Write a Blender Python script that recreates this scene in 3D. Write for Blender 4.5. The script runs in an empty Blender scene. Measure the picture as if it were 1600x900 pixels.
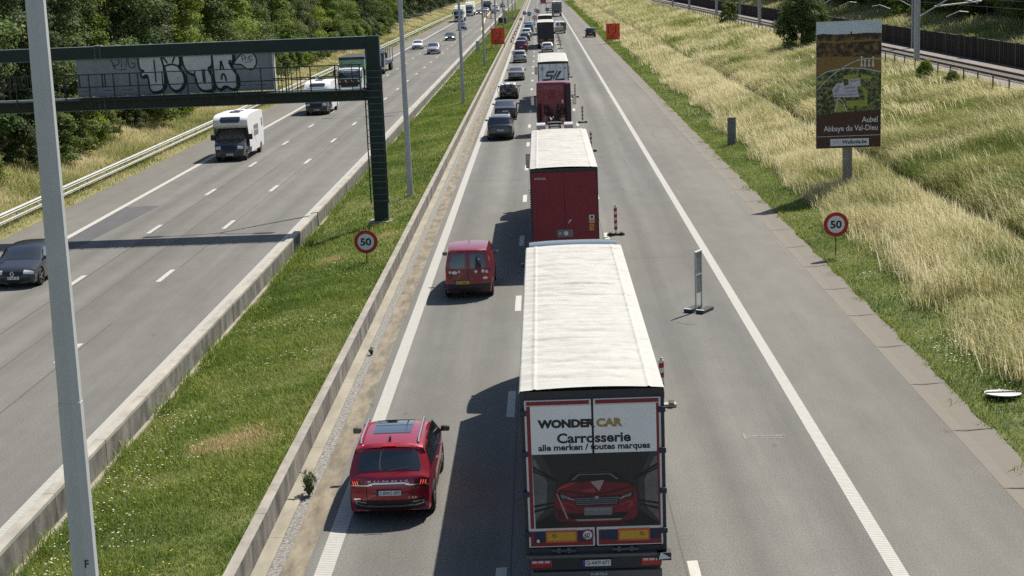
import bpy, bmesh, math, random
import numpy as np
from mathutils import Vector, Matrix

random.seed(7)
rng = np.random.default_rng(7)
R = math.radians
SC = bpy.context.scene
COL = SC.collection

# ------------------------------------------------------------------ camera
CAM_F, CAM_P, CAM_Y, CAM_R, CAM_H = 2375.0, 0.202, 0.0253, -0.0393, 10.97
cd = bpy.data.cameras.new('camera')
cam = bpy.data.objects.new('camera', cd)
COL.objects.link(cam)
F = Vector((-math.sin(CAM_Y) * math.cos(CAM_P), math.cos(CAM_Y) * math.cos(CAM_P), -math.sin(CAM_P)))
Rv = Vector((math.cos(CAM_Y), math.sin(CAM_Y), 0))
Uv = Rv.cross(F)
c_, s_ = math.cos(CAM_R), math.sin(CAM_R)
R2 = c_ * Rv + s_ * Uv
U2 = -s_ * Rv + c_ * Uv
cam.matrix_world = Matrix(((R2.x, U2.x, -F.x, 0), (R2.y, U2.y, -F.y, 0), (R2.z, U2.z, -F.z, CAM_H), (0, 0, 0, 1)))
cd.sensor_fit = 'HORIZONTAL'
cd.sensor_width = 36
cd.lens = 36 * CAM_F / 1600
cd.clip_start = 0.5
cd.clip_end = 6000
SC.camera = cam

# ------------------------------------------------------------------ light
SUN = Vector((0.45, 0.54, 1.0)).normalized()
w = bpy.data.worlds.new('World')
SC.world = w
w.use_nodes = True
nt = w.node_tree
bg = nt.nodes['Background']
sky = nt.nodes.new('ShaderNodeTexSky')
sky.sky_type = 'NISHITA'
sky.sun_disc = False
sky.sun_elevation = math.asin(SUN.z)
sky.sun_rotation = math.atan2(SUN.x, SUN.y)
sky.air_density = 1.0
sky.dust_density = 1.0
nt.links.new(sky.outputs[0], bg.inputs[0])
bg.inputs[1].default_value = 0.078
sl = bpy.data.lights.new('sun', 'SUN')
sl.energy = 4.6
sl.angle = R(0.5)
sl.color = (1.0, 0.95, 0.86)
so = bpy.data.objects.new('sun', sl)
COL.objects.link(so)
so.rotation_euler = SUN.to_track_quat('Z', 'Y').to_euler()
so.location = (60, 60, 120)
SC.view_settings.view_transform = 'Standard'
SC.view_settings.look = 'None'
SC.view_settings.gamma = 1
SC.view_settings.exposure = 0.56
SC.cycles.max_bounces = 6
SC.cycles.transparent_max_bounces = 8
SC.cycles.use_denoising = False

# ------------------------------------------------------------------ materials
MATS = {}

def mat(name, col=(.5, .5, .5), rough=.6, metal=0., coat=0., var=0., vscale=3., vaniso=(1, 1, 1), bump=0., bscale=40., spec=.5, col2=None, detail=5., lo=.35, hi=.65, emit=0.):
    if name in MATS:
        return MATS[name]
    m = bpy.data.materials.new(name)
    m.use_nodes = True
    n = m.node_tree
    b = n.nodes['Principled BSDF']
    b.inputs['Base Color'].default_value = (*col, 1)
    b.inputs['Roughness'].default_value = rough
    b.inputs['Metallic'].default_value = metal
    b.inputs['Specular IOR Level'].default_value = spec
    b.inputs['Coat Weight'].default_value = coat
    b.inputs['Coat Roughness'].default_value = .04
    if emit:
        b.inputs['Emission Color'].default_value = (*col, 1)
        b.inputs['Emission Strength'].default_value = emit
    if var or bump or col2:
        tc = n.nodes.new('ShaderNodeTexCoord')
        mp = n.nodes.new('ShaderNodeMapping')
        mp.inputs['Scale'].default_value = vaniso
        n.links.new(tc.outputs['Object'], mp.inputs[0])
    if var or col2:
        no = n.nodes.new('ShaderNodeTexNoise')
        no.inputs['Scale'].default_value = vscale
        no.inputs['Detail'].default_value = detail
        no.inputs['Roughness'].default_value = .65
        n.links.new(mp.outputs[0], no.inputs[0])
        mr = n.nodes.new('ShaderNodeMapRange')
        mr.inputs[1].default_value = lo
        mr.inputs[2].default_value = hi
        n.links.new(no.outputs[0], mr.inputs[0])
        mx = n.nodes.new('ShaderNodeMix')
        mx.data_type = 'RGBA'
        a = tuple(max(0, c * (1 - var)) for c in col)
        bb = col2 if col2 else tuple(min(1, c * (1 + var)) for c in col)
        mx.inputs[6].default_value = (*a, 1)
        mx.inputs[7].default_value = (*bb, 1)
        n.links.new(mr.outputs[0], mx.inputs[0])
        n.links.new(mx.outputs[2], b.inputs['Base Color'])
    if bump:
        nb = n.nodes.new('ShaderNodeTexNoise')
        nb.inputs['Scale'].default_value = bscale
        nb.inputs['Detail'].default_value = 4
        n.links.new(tc.outputs['Object'], nb.inputs[0])
        bp = n.nodes.new('ShaderNodeBump')
        bp.inputs['Strength'].default_value = bump
        bp.inputs['Distance'].default_value = .02
        n.links.new(nb.outputs[0], bp.inputs['Height'])
        n.links.new(bp.outputs[0], b.inputs['Normal'])
    MATS[name] = m
    return m


def N(m, t):
    return m.node_tree.nodes.new(t)


def road_mat(name, base, streak, grain=.35, track=(0., 1.8, .0)):
    """worn asphalt: stone grain, large patches and wear streaks that run along the lanes (world y)"""
    m = bpy.data.materials.new(name)
    m.use_nodes = True
    n = m.node_tree
    L = n.links.new
    b = n.nodes['Principled BSDF']
    b.inputs['Roughness'].default_value = .88
    b.inputs['Specular IOR Level'].default_value = .3
    tc = N(m, 'ShaderNodeTexCoord')

    def noise(scale, det, vec=(1, 1, 1), rough=.6):
        mp = N(m, 'ShaderNodeMapping')
        mp.inputs['Scale'].default_value = vec
        L(tc.outputs['Object'], mp.inputs[0])
        t = N(m, 'ShaderNodeTexNoise')
        t.inputs['Scale'].default_value = scale
        t.inputs['Detail'].default_value = det
        t.inputs['Roughness'].default_value = rough
        L(mp.outputs[0], t.inputs[0])
        return t.outputs[0]

    def rng_(v, a, c, lo, hi):
        r = N(m, 'ShaderNodeMapRange')
        r.inputs[1].default_value = a
        r.inputs[2].default_value = c
        r.inputs[3].default_value = lo
        r.inputs[4].default_value = hi
        L(v, r.inputs[0])
        return r.outputs[0]

    def mul(a, c):
        t = N(m, 'ShaderNodeMath')
        t.operation = 'MULTIPLY'
        L(a, t.inputs[0])
        L(c, t.inputs[1])
        return t.outputs[0]
    g = rng_(noise(26, 3, (1, .6, 1), .8), .25, .75, 1 - grain, 1 + grain)
    p = rng_(noise(.12, 5, (1, .35, 1)), .3, .7, .88, 1.12)
    s = rng_(noise(1.0, 4, (1.0, .02, 1)), .3, .7, 1 - streak, 1 + streak)
    q = rng_(noise(1.3, 4, (1, .4, 1)), .3, .7, .93, 1.07)
    f = mul(mul(g, p), mul(s, q))
    # wheel tracks: two darker bands in every lane
    sp = N(m, 'ShaderNodeSeparateXYZ')
    L(tc.outputs['Object'], sp.inputs[0])
    wob = rng_(noise(.05, 2, (1, .3, 1)), 0, 1, -.5, .5)

    def op(o, a, c, clamp=False):
        t = N(m, 'ShaderNodeMath')
        t.operation = o
        t.use_clamp = clamp
        if hasattr(a, 'links'):
            L(a, t.inputs[0])
        else:
            t.inputs[0].default_value = a
        if hasattr(c, 'links'):
            L(c, t.inputs[1])
        elif c is not None:
            t.inputs[1].default_value = c
        return t.outputs[0]
    ph = op('MULTIPLY', op('ADD', op('ADD', sp.outputs[0], wob), track[0]), 6.2832 / track[1])
    tr = rng_(op('COSINE', ph, None), -1, 1, 1 + track[2], 1 - track[2])
    f = mul(f, tr)
    # oil drips and dark flecks
    spots = rng_(noise(2.2, 2, (1, .5, 1), .5), .70, .78, 1, .80)
    fleck = rng_(noise(9, 2, (1, .8, 1), .5), .74, .80, 1, .70)
    f = mul(f, mul(spots, fleck))
    mx = N(m, 'ShaderNodeMix')
    mx.data_type = 'RGBA'
    mx.blend_type = 'MULTIPLY'
    mx.inputs[0].default_value = 1
    mx.inputs[6].default_value = (*base, 1)
    cb = N(m, 'ShaderNodeCombineColor')
    for i in range(3):
        L(f, cb.inputs[i])
    L(cb.outputs[0], mx.inputs[7])
    L(mx.outputs[2], b.inputs['Base Color'])
    bp = N(m, 'ShaderNodeBump')
    bp.inputs['Strength'].default_value = .35
    bp.inputs['Distance'].default_value = .008
    L(g, bp.inputs['Height'])
    L(bp.outputs[0], b.inputs['Normal'])
    MATS[name] = m
    return m


def leaf_mat(name, cols, vary=True, transl=.25):
    """foliage: colour differs from leaf to leaf and from clump to clump"""
    m = bpy.data.materials.new(name)
    m.use_nodes = True
    n = m.node_tree
    L = n.links.new
    b = n.nodes['Principled BSDF']
    b.inputs['Roughness'].default_value = .65
    b.inputs['Specular IOR Level'].default_value = .25
    ra = N(m, 'ShaderNodeAttribute')
    ra.attribute_name = 'tone'
    cr = N(m, 'ShaderNodeValToRGB')
    e = cr.color_ramp.elements
    e[0].position = 0
    e[0].color = (*cols[0], 1)
    e[1].position = 1
    e[1].color = (*cols[-1], 1)
    for i, c in enumerate(cols[1:-1]):
        x = e.new((i + 1) / (len(cols) - 1))
        x.color = (*c, 1)
    L(ra.outputs['Fac'], cr.inputs[0])
    # every plant has its own shade of green
    oi = N(m, 'ShaderNodeObjectInfo')
    hs = N(m, 'ShaderNodeHueSaturation')
    for k, lo, hi in (('Value', .68, 1.30), ('Saturation', .82, 1.12)):
        q = N(m, 'ShaderNodeMapRange')
        q.inputs[3].default_value = lo
        q.inputs[4].default_value = hi
        L(oi.outputs['Random'], q.inputs[0])
        if vary:
            L(q.outputs[0], hs.inputs[k])
    L(cr.outputs[0], hs.inputs['Color'])
    cr = hs
    L(cr.outputs[0], b.inputs['Base Color'])
    if transl:
        t = N(m, 'ShaderNodeBsdfTranslucent')
        L(cr.outputs[0], t.inputs[0])
        mx = N(m, 'ShaderNodeMixShader')
        mx.inputs[0].default_value = transl
        L(b.outputs[0], mx.inputs[1])
        L(t.outputs[0], mx.inputs[2])
        L(mx.outputs[0], n.nodes['Material Output'].inputs[0])
    MATS[name] = m
    return m


# ------------------------------------------------------------------ mesh helpers
class MB:
    def __init__(s):
        s.v = []
        s.f = []
        s.mi = []
        s.mats = []

    def m(s, mm):
        if mm not in s.mats:
            s.mats.append(mm)
        return s.mats.index(mm)

    def add(s, vs, fs, mm):
        o = len(s.v)
        k = s.m(mm)
        s.v += [tuple(a) for a in vs]
        s.f += [tuple(i + o for i in f) for f in fs]
        s.mi += [k] * len(fs)
        return s

    def box(s, x0, x1, y0, y1, z0, z1, mm, ch=0.):
        if ch <= 0:
            vs = [(x, y, z) for z in (z0, z1) for y in (y0, y1) for x in (x0, x1)]
            fs = [(0, 2, 3, 1), (4, 5, 7, 6), (0, 1, 5, 4), (2, 6, 7, 3), (0, 4, 6, 2), (1, 3, 7, 5)]
            return s.add(vs, fs, mm)
        bm = bmesh.new()
        bmesh.ops.create_cube(bm, size=1)
        for v in bm.verts:
            v.co = Vector(((x0 + x1) / 2 + v.co.x * (x1 - x0), (y0 + y1) / 2 + v.co.y * (y1 - y0), (z0 + z1) / 2 + v.co.z * (z1 - z0)))
        bmesh.ops.bevel(bm, geom=bm.edges[:], offset=ch, segments=2, affect='EDGES', profile=.5)
        bm.verts.index_update()
        vs = [v.co[:] for v in bm.verts]
        fs = [[v.index for v in f.verts] for f in bm.faces]
        bm.free()
        return s.add(vs, fs, mm)

    def tube(s, p0, p1, r0, mm, r1=None, n=10, caps=True):
        p0, p1 = Vector(p0), Vector(p1)
        r1 = r0 if r1 is None else r1
        d = (p1 - p0).normalized()
        a = d.orthogonal().normalized()
        b = d.cross(a)
        vs = []
        for p, r in ((p0, r0), (p1, r1)):
            for i in range(n):
                t = 2 * math.pi * i / n
                vs.append(p + (a * math.cos(t) + b * math.sin(t)) * r)
        fs = [(i, (i + 1) % n, n + (i + 1) % n, n + i) for i in range(n)]
        if caps:
            fs += [tuple(range(n))[::-1], tuple(range(n, 2 * n))]
        return s.add(vs, fs, mm)

    def path(s, pts, r, mm, n=8):
        for a, b in zip(pts, pts[1:]):
            s.tube(a, b, r, mm, n=n)
        return s

    def bar(s, p0, p1, wx, wz, mm):
        """rectangular bar between two points"""
        p0, p1 = Vector(p0), Vector(p1)
        d = (p1 - p0).normalized()
        up = Vector((0, 0, 1)) if abs(d.z) < .9 else Vector((0, 1, 0))
        a = d.cross(up).normalized()
        b = a.cross(d).normalized()
        vs = []
        for p in (p0, p1):
            for i, j in ((-1, -1), (1, -1), (1, 1), (-1, 1)):
                vs.append(p + a * i * wx / 2 + b * j * wz / 2)
        return s.add(vs, [(3, 2, 1, 0), (4, 5, 6, 7), (0, 1, 5, 4), (1, 2, 6, 5), (2, 3, 7, 6), (3, 0, 4, 7)], mm)

    def poly(s, pts, y, mm, flip=False):
        """flat polygon in the xz plane at depth y that faces -y"""
        vs = [(p[0], y, p[1]) for p in pts]
        a = sum(pts[i][0] * pts[(i + 1) % len(pts)][1] - pts[(i + 1) % len(pts)][0] * pts[i][1] for i in range(len(pts)))
        idx = list(range(len(pts)))
        if (a < 0) != flip:
            idx.reverse()
        return s.add(vs, [idx], mm)

    def rect(s, x0, x1, z0, z1, y, mm, flip=False):
        return s.poly([(x0, z0), (x1, z0), (x1, z1), (x0, z1)], y, mm, flip)

    def stroke(s, pts, wd, y, mm, closed=False):
        """flat brush stroke in the xz plane"""
        pts = [Vector((p[0], p[1])) for p in pts]
        n = len(pts)
        L_, R_ = [], []
        for i in range(n):
            a = pts[i - 1] if (i > 0 or closed) else pts[i]
            b = pts[(i + 1) % n] if (i < n - 1 or closed) else pts[i]
            d = (b - a)
            d = d.normalized() if d.length > 1e-9 else Vector((1, 0))
            q = Vector((-d.y, d.x)) * wd / 2
            L_.append(pts[i] + q)
            R_.append(pts[i] - q)
        for i in range(n if closed else n - 1):
            j = (i + 1) % n
            s.poly([R_[i], R_[j], L_[j], L_[i]], y, mm)
        return s

    def disc(s, cx, cz, r, y, mm, n=32, r_in=0., flip=False):
        if r_in <= 0:
            return s.poly([(cx + r * math.cos(2 * math.pi * i / n), cz + r * math.sin(2 * math.pi * i / n)) for i in range(n)], y, mm, flip)
        for i in range(n):
            a, b = 2 * math.pi * i / n, 2 * math.pi * (i + 1) / n
            s.poly([(cx + r * math.cos(a), cz + r * math.sin(a)), (cx + r * math.cos(b), cz + r * math.sin(b)), (cx + r_in * math.cos(b), cz + r_in * math.sin(b)), (cx + r_in * math.cos(a), cz + r_in * math.sin(a))], y, mm, flip)
        return s

    def mesh(s, name, smooth=None):
        me = bpy.data.meshes.new(name)
        me.from_pydata(s.v, [], s.f)
        for mm in s.mats:
            me.materials.append(mm)
        me.polygons.foreach_set('material_index', s.mi)
        if smooth is not None:
            me.polygons.foreach_set('use_smooth', [True] * len(me.polygons))
            me.set_sharp_from_angle(angle=R(smooth))
        me.update()
        return me

    def build(s, name, parent=None, smooth=None, loc=(0, 0, 0), rz=0):
        return link(name, s.mesh(name, smooth), parent, loc, rz)


def link(name, me, parent=None, loc=(0, 0, 0), rz=0):
    o = bpy.data.objects.new(name, me)
    COL.objects.link(o)
    o.location = loc
    o.rotation_euler = (0, 0, rz)
    if parent:
        o.parent = parent
    return o


def tag(o, label, cat, group=None):
    o['label'] = label
    o['category'] = cat
    if group:
        o['group'] = group
    return o


def thing(name, label, cat, loc=(0, 0, 0), rz=0, group=None):
    o = bpy.data.objects.new(name, None)
    COL.objects.link(o)
    o.location = loc
    o.rotation_euler = (0, 0, rz)
    return tag(o, label, cat, group)


def kind(o, k):
    o['kind'] = k
    return o


def copy_tree(o, parent=None):
    c = o.copy()
    COL.objects.link(c)
    c.parent = parent
    for ch in list(o.children):
        copy_tree(ch, c)
    return c


def text_mesh(mb, s, x0, x1, z0, z1, y, mm, bold=0., flip=False):
    """letters of the built-in font fitted to a box in the xz plane"""
    cu = bpy.data.curves.new('letters', 'FONT')
    cu.body = s
    cu.offset = bold
    cu.resolution_u = 3
    o = bpy.data.objects.new('letters', cu)
    COL.objects.link(o)
    dg = bpy.context.evaluated_depsgraph_get()
    me = bpy.data.meshes.new_from_object(o.evaluated_get(dg))
    bpy.data.objects.remove(o)
    bpy.data.curves.remove(cu)
    co = np.array([v.co[:] for v in me.vertices])
    lo, hi = co.min(0), co.max(0)
    vs = []
    for c in co:
        u = (c[0] - lo[0]) / (hi[0] - lo[0])
        t = (c[1] - lo[1]) / max(hi[1] - lo[1], 1e-6)
        vs.append(((x1 + (x0 - x1) * u) if flip else (x0 + (x1 - x0) * u), y, z0 + (z1 - z0) * t))
    fs = [tuple(p.vertices)[::-1] if flip else tuple(p.vertices) for p in me.polygons]
    # orient towards the reader
    mb.add(vs, fs, mm)
    bpy.data.meshes.remove(me)


def vnoise(x, y, s, seed=0):
    """value noise, vectorised"""
    x = np.asarray(x, float) / s
    y = np.asarray(y, float) / s
    xi, yi = np.floor(x).astype(int), np.floor(y).astype(int)
    fx, fy = x - xi, y - yi
    fx = fx * fx * (3 - 2 * fx)
    fy = fy * fy * (3 - 2 * fy)

    def h(a, b):
        n = (a * 374761393 + b * 668265263 + seed * 1442695041) & 0x7fffffff
        n = ((n ^ (n >> 13)) * 1274126177) & 0x7fffffff
        return ((n ^ (n >> 16)) & 0xffff) / 65535.0
    return (h(xi, yi) * (1 - fx) + h(xi + 1, yi) * fx) * (1 - fy) + (h(xi, yi + 1) * (1 - fx) + h(xi + 1, yi + 1) * fx) * fy


def fbm(x, y, s, seed=0):
    return (vnoise(x, y, s, seed) * .5 + vnoise(x, y, s / 2.1, seed + 1) * .3 + vnoise(x, y, s / 4.3, seed + 2) * .2)


def big_mesh(name, verts, faces_flat, nper, material, tone=None):
    """mesh from numpy arrays, every face with nper corners"""
    me = bpy.data.meshes.new(name)
    nf = len(faces_flat) // nper
    me.vertices.add(len(verts))
    me.vertices.foreach_set('co', np.asarray(verts, np.float32).ravel())
    me.loops.add(len(faces_flat))
    me.loops.foreach_set('vertex_index', np.asarray(faces_flat, np.int32))
    me.polygons.add(nf)
    me.polygons.foreach_set('loop_start', np.arange(nf, dtype=np.int32) * nper)
    me.polygons.foreach_set('loop_total', np.full(nf, nper, np.int32))
    me.materials.append(material)
    if tone is not None:
        a = me.attributes.new('tone', 'FLOAT', 'FACE')
        a.data.foreach_set('value', np.asarray(tone, np.float32))
    me.update(calc_edges=True)
    return me

# ------------------------------------------------------------------ terrain
YEND = 1700
GX = [-900, -300, -120, -70, -48, -40, -34, -31, -28.5, -26.6, -25.1, -24.9, -11.40, -11.1, -10.6, -9, -7.5, -6.2, -6.0, -5.5, 10.3, 10.4, 11.4, 12.6, 14, 15.4, 16.2, 16.75, 17.25, 18, 20, 22.5, 25, 26.6, 28.4, 29.2, 35.4, 36.2, 38, 41, 46, 60, 90, 160, 400, 900]
GZ = [12, 10, 9, 7, 4.5, 3.0, 1.7, 1.0, .25, .05, .0, -.08, -.08, -.64, -.52, -.3, -.06, .12, -.08, -.08, -.08, .0, .08, .22, .5, .8, .85, .35, .8, 1.25, 1.6, 2.1, 2.6, 2.85, 2.95, 2.7, 2.7, 3.4, 3.9, 4.5, 6, 9, 12, 14, 16, 18]


def zg(x, y):
    x = np.asarray(x, float)
    z = np.interp(x, GX, GZ)
    wr = np.clip((x - 12.5) / 3, 0, 1) * np.clip((28 - x) / 2, 0, 1)
    wl = np.clip((-27 - x) / 3, 0, 1) * np.clip((x + 60) / 10, 0, 1)
    return z + (fbm(x, y, 6, 5) - .5) * .55 * wr + (fbm(x, y, 5, 9) - .5) * .6 * wl


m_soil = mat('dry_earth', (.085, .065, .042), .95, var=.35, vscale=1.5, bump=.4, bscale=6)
m_green = mat('turf', (.09, .125, .028), .95, var=.4, vscale=1.1, col2=(.14, .15, .045), bump=.5, bscale=12)
m_straw = mat('straw_ground', (.27, .225, .10), .95, vscale=.8, col2=(.15, .16, .05), var=.1, bump=.5, bscale=9)
m_forest = mat('forest_floor', (.05, .055, .02), .95, var=.4, vscale=.8)
m_base = mat('subgrade', (.12, .11, .10), .9)

xs = []
for a, b in zip(GX, GX[1:]):
    k = max(1, min(6, int((b - a) / .8))) if -50 < a < 50 else 2
    xs += list(np.linspace(a, b, k + 1)[:-1])
xs.append(GX[-1])
xs = np.array(xs)
ys = np.concatenate([np.arange(-60, 20, 8), np.arange(20, 160, 1.6), np.arange(160, 420, 5), np.arange(420, YEND + 1, 40)])
X, Y = np.meshgrid(xs, ys)
Z = zg(X, Y)
nx, ny = len(xs), len(ys)
vv = np.stack([X.ravel(), Y.ravel(), Z.ravel()], 1)
ii = (np.arange(ny - 1)[:, None] * nx + np.arange(nx - 1)[None]).ravel()
ff = np.stack([ii, ii + 1, ii + nx + 1, ii + nx], 1)
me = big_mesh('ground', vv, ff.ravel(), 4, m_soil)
for mm in (m_green, m_straw, m_forest, m_base):
    me.materials.append(mm)
xc = ((xs[:-1] + xs[1:]) / 2)
mi = np.zeros(nx - 1, int)
mi[(xc < -33)] = 3
mi[(xc > -33) & (xc < -25)] = 2
mi[(xc > -25) & (xc < -11.3)] = 4
mi[(xc > -11.3) & (xc < -6)] = 1
mi[(xc > -6) & (xc < 10.35)] = 4
mi[(xc > 10.35) & (xc < 12.8)] = 1
mi[(xc > 12.8) & (xc < 28.6)] = 2
mi[(xc > 16.3) & (xc < 17.5)] = 0  # dark earth along the ditch paints in the shade at the slope foot
mi[(xc > 36)] = 1
mi[(xc > 42)] = 3
me.polygons.foreach_set('material_index', np.tile(mi, ny - 1))
me.polygons.foreach_set('use_smooth', [True] * len(me.polygons))
kind(link('ground', me), 'structure')

# ------------------------------------------------------------------ roads
m_as1 = road_mat('asphalt_main', (.137, .133, .119), .15, .42, (-.1, 1.8, .11))
m_as2 = road_mat('asphalt_opposite', (.144, .138, .124), .12, .40, (.4, 1.75, .075))
m_as3 = road_mat('asphalt_shoulder', (.155, .146, .127), .08, .35, (0, 3.1, .03))
m_tar = mat('tar_seam', (.075, .07, .065), .8, var=.2, vscale=6)


def paint_mat(name, ribs):
    m = mat(name, (.44, .425, .375), .7, vscale=9, var=.0, col2=(.36, .345, .305), lo=.42, hi=.75, vaniso=(1, .5, 1))
    if ribs:
        n = m.node_tree
        b = n.nodes['Principled BSDF']
        src = b.inputs['Base Color'].links[0].from_socket
        tc = n.nodes.new('ShaderNodeTexCoord')
        wv = n.nodes.new('ShaderNodeTexWave')
        wv.bands_direction = 'Y'
        wv.inputs['Scale'].default_value = 3.4
        wv.inputs['Distortion'].default_value = .6
        n.links.new(tc.outputs['Object'], wv.inputs[0])
        mr = n.nodes.new('ShaderNodeMapRange')
        mr.inputs[1].default_value = .15
        mr.inputs[2].default_value = .45
        n.links.new(wv.outputs[1], mr.inputs[0])
        mx = n.nodes.new('ShaderNodeMix')
        mx.data_type = 'RGBA'
        mx.inputs[6].default_value = (.24, .23, .21, 1)
        n.links.new(mr.outputs[0], mx.inputs[0])
        n.links.new(src, mx.inputs[7])
        n.links.new(mx.outputs[2], b.inputs['Base Color'])
    return m


m_paint = paint_mat('road_paint', False)
m_rib = paint_mat('ribbed_paint', True)
m_yel = mat('yellow_tape', (.75, .5, .16), .6)


def strip(name, x0, x1, z, mm, y0=-50, y1=YEND, k='structure', mb=None):
    b = mb or MB()
    n = 30
    for i in range(n):
        a, c = y0 + (y1 - y0) * i / n, y0 + (y1 - y0) * (i + 1) / n
        b.add([(x0, a, z), (x1, a, z), (x1, c, z), (x0, c, z)], [(0, 1, 2, 3)], mm)
    if mb is None:
        return kind(b.build(name), k)


strip('road', -4.85, 6.22, 0, m_as1)
strip('shoulder_road', 6.22, 9.43, 0, m_as3)
strip('opposite_road', -22.07, -11.52, 0, m_as2)
strip('opposite_shoulder_road', -25.05, -22.07, 0, m_as3)

LX = dict(R=6.22, L=-4.48, D1=-1.09, D2=2.5, LO=-22.07, LI=-11.60, E1=-18.44, E2=-15.06)
mk = MB()
strip('', LX['R'] - .15, LX['R'] + .15, .005, m_rib, 0, 1200, mb=mk)
strip('', LX['L'] - .17, LX['L'] + .17, .005, m_rib, 0, 1200, mb=mk)
strip('', LX['LI'] - .14, LX['LI'] + .14, .005, m_rib, 0, 1200, mb=mk)
strip('', LX['LO'] - .15, LX['LO'] + .15, .005, m_paint, 0, 1200, mb=mk)
for ln, ph in (('D1', 37.17), ('D2', 24.73), ('E1', 68.92), ('E2', 57.03)):
    x = LX[ln]
    for k in range(-6, 75):
        y = ph + 12.5 * k
        wob = random.uniform(-.02, .02)
        if y < 5:
            continue
        vs = [(x - .105, y + .02), (x + .105, y), (x + .10, y + 1.3), (x + .105, y + 2.5), (x - .1, y + 2.48), (x - .105, y + 1.2)]
        mk.add([(a + wob, b, .0055) for a, b in vs], [(0, 1, 2, 3, 4, 5)], m_paint)
# worn traces of an old marking in the right lane
for (a, b, c, d) in ((4.55, 34.9, .95, .07), (4.50, 34.75, .06, .42), (4.9, 34.72, .5, .05)):
    mk.add([(a, b, .005), (a + c, b, .005), (a + c, b + d, .005), (a, b + d, .005)], [(0, 1, 2, 3)], mat('worn_paint', (.20, .195, .18), .8, var=.35, vscale=12))
kind(mk.build('road_markings'), 'structure')

ym = MB()
for (x0, ya, x1, yb) in ((-12.7, 330, -15.4, 430), (-15.4, 430, -16.2, 520)):
    ym.add([(x0 - .18, ya, .007), (x0 + .18, ya, .007), (x1 + .18, yb, .007), (x1 - .18, yb, .007)], [(0, 1, 2, 3)], m_yel)
kind(ym.build('temporary_marking'), 'structure')

# tar seams and dark patches, cracks
sm = MB()
for x, w_ in ((-18.25, .05), (-14.86, .04), (-16.6, .03)):
    for i in range(60):
        y0 = 20 + i * 10
        if random.random() < .85:
            dx = random.uniform(-.03, .03)
            sm.add([(x + dx - w_ / 2, y0, .0045), (x + dx + w_ / 2, y0, .0045), (x - dx + w_ / 2, y0 + 10, .0045), (x - dx - w_ / 2, y0 + 10, .0045)], [(0, 1, 2, 3)], m_tar)
m_patch = road_mat('asphalt_patch', (.095, .093, .094), .1)
for x0, x1, y0, y1 in ((-21.9, -20.1, 63.5, 78), (-21.9, -19.4, 236, 262), (-21.6, -20.2, 318, 340)):
    sm.add([(x0, y0, .004), (x1 - .8, y0, .004), (x1, y1, .004), (x0, y1, .004)], [(0, 1, 2, 3)], m_patch)


def crack(pts, wd, mm=m_tar, z=.0048):
    for (ax, ay), (bx, by) in zip(pts, pts[1:]):
        d = Vector((bx - ax, by - ay)).normalized()
        q = Vector((-d.y, d.x)) * wd / 2
        sm.add([(ax + q.x, ay + q.y, z), (ax - q.x, ay - q.y, z), (bx - q.x, by - q.y, z), (bx + q.x, by + q.y, z)], [(0, 1, 2, 3)], mm)


m_skid = mat('skid_mark', (.115, .112, .106), .85, var=.2, vscale=3)
crack([(3.6, 146), (4.6, 151), (5.8, 157), (6.9, 163), (7.6, 171), (7.7, 181), (7.3, 190)], .28, m_skid)
rc = random.Random(21)
for k in range(26):
    x0, y0 = rc.choice((-3.9, -2.2, .3, 1.9, 3.4, 5.2, 7.4, -13.4, -16.8, -20.4)) + rc.uniform(-.5, .5), rc.uniform(26, 150)
    pts = [(x0, y0)]
    for i in range(rc.randint(2, 5)):
        pts.append((pts[-1][0] + rc.uniform(-.12, .12), pts[-1][1] + rc.uniform(.5, 1.6)))
    crack(pts, rc.uniform(.012, .03))
for x0 in (2.36, -.92):
    pts = [(x0 + rc.uniform(-.03, .03), 20 + 4 * i) for i in range(40)]
    crack(pts, .022)
crack([(-4.8, 83.1), (-2.9, 83.2), (-1.2, 83.05)], .02)
crack([(2.8, 58.4), (4.3, 58.5), (6.0, 58.36)], .012)
crack([(8.1, 109.0), (8.4, 109.2), (8.9, 109.1)], .10)
crack([(4.0, 47.2), (4.3, 46.9), (4.6, 46.8)], .03)
crack([(-4.9, 38.9), (-4.75, 38.6)], .04)
kind(sm.build('road_repairs'), 'structure')

# ------------------------------------------------------------------ concrete edges
m_conc = mat('concrete', (.27, .245, .205), .9, var=.22, vscale=2.2, bump=.25, bscale=30, vaniso=(1, .6, 1.4))
m_conc2 = mat('pale_concrete', (.27, .245, .19), .9, var=.18, vscale=1.6, bump=.2, bscale=35, vaniso=(1, .35, 1))
m_conc3 = mat('grimy_concrete', (.115, .108, .092), .95, var=.45, vscale=1.6, bump=.3, bscale=20, vaniso=(1, 1.2, .5), col2=(.21, .195, .17))
m_grit = mat('grit', (.21, .20, .18), .95, var=.6, vscale=14, bump=.8, bscale=60)
m_sand = mat('sandy_gutter', (.185, .156, .110), .95, var=.35, vscale=2.4, col2=(.255, .216, .155), bump=.2, bscale=30, vaniso=(1.4, .35, 1))
m_gut = mat('gutter_concrete', (.31, .27, .21), .95, var=.45, vscale=2.6, col2=(.18, .16, .135), bump=.5, bscale=24, lo=.32, hi=.68)

b = MB()
strip('', -5.56, -5.32, .006, m_grit, 0, 1200, mb=b)
strip('', -5.32, -4.85, .003, m_sand, 0, 1200, mb=b)
kind(b.build('inner_gutter_pavement'), 'structure')

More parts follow.
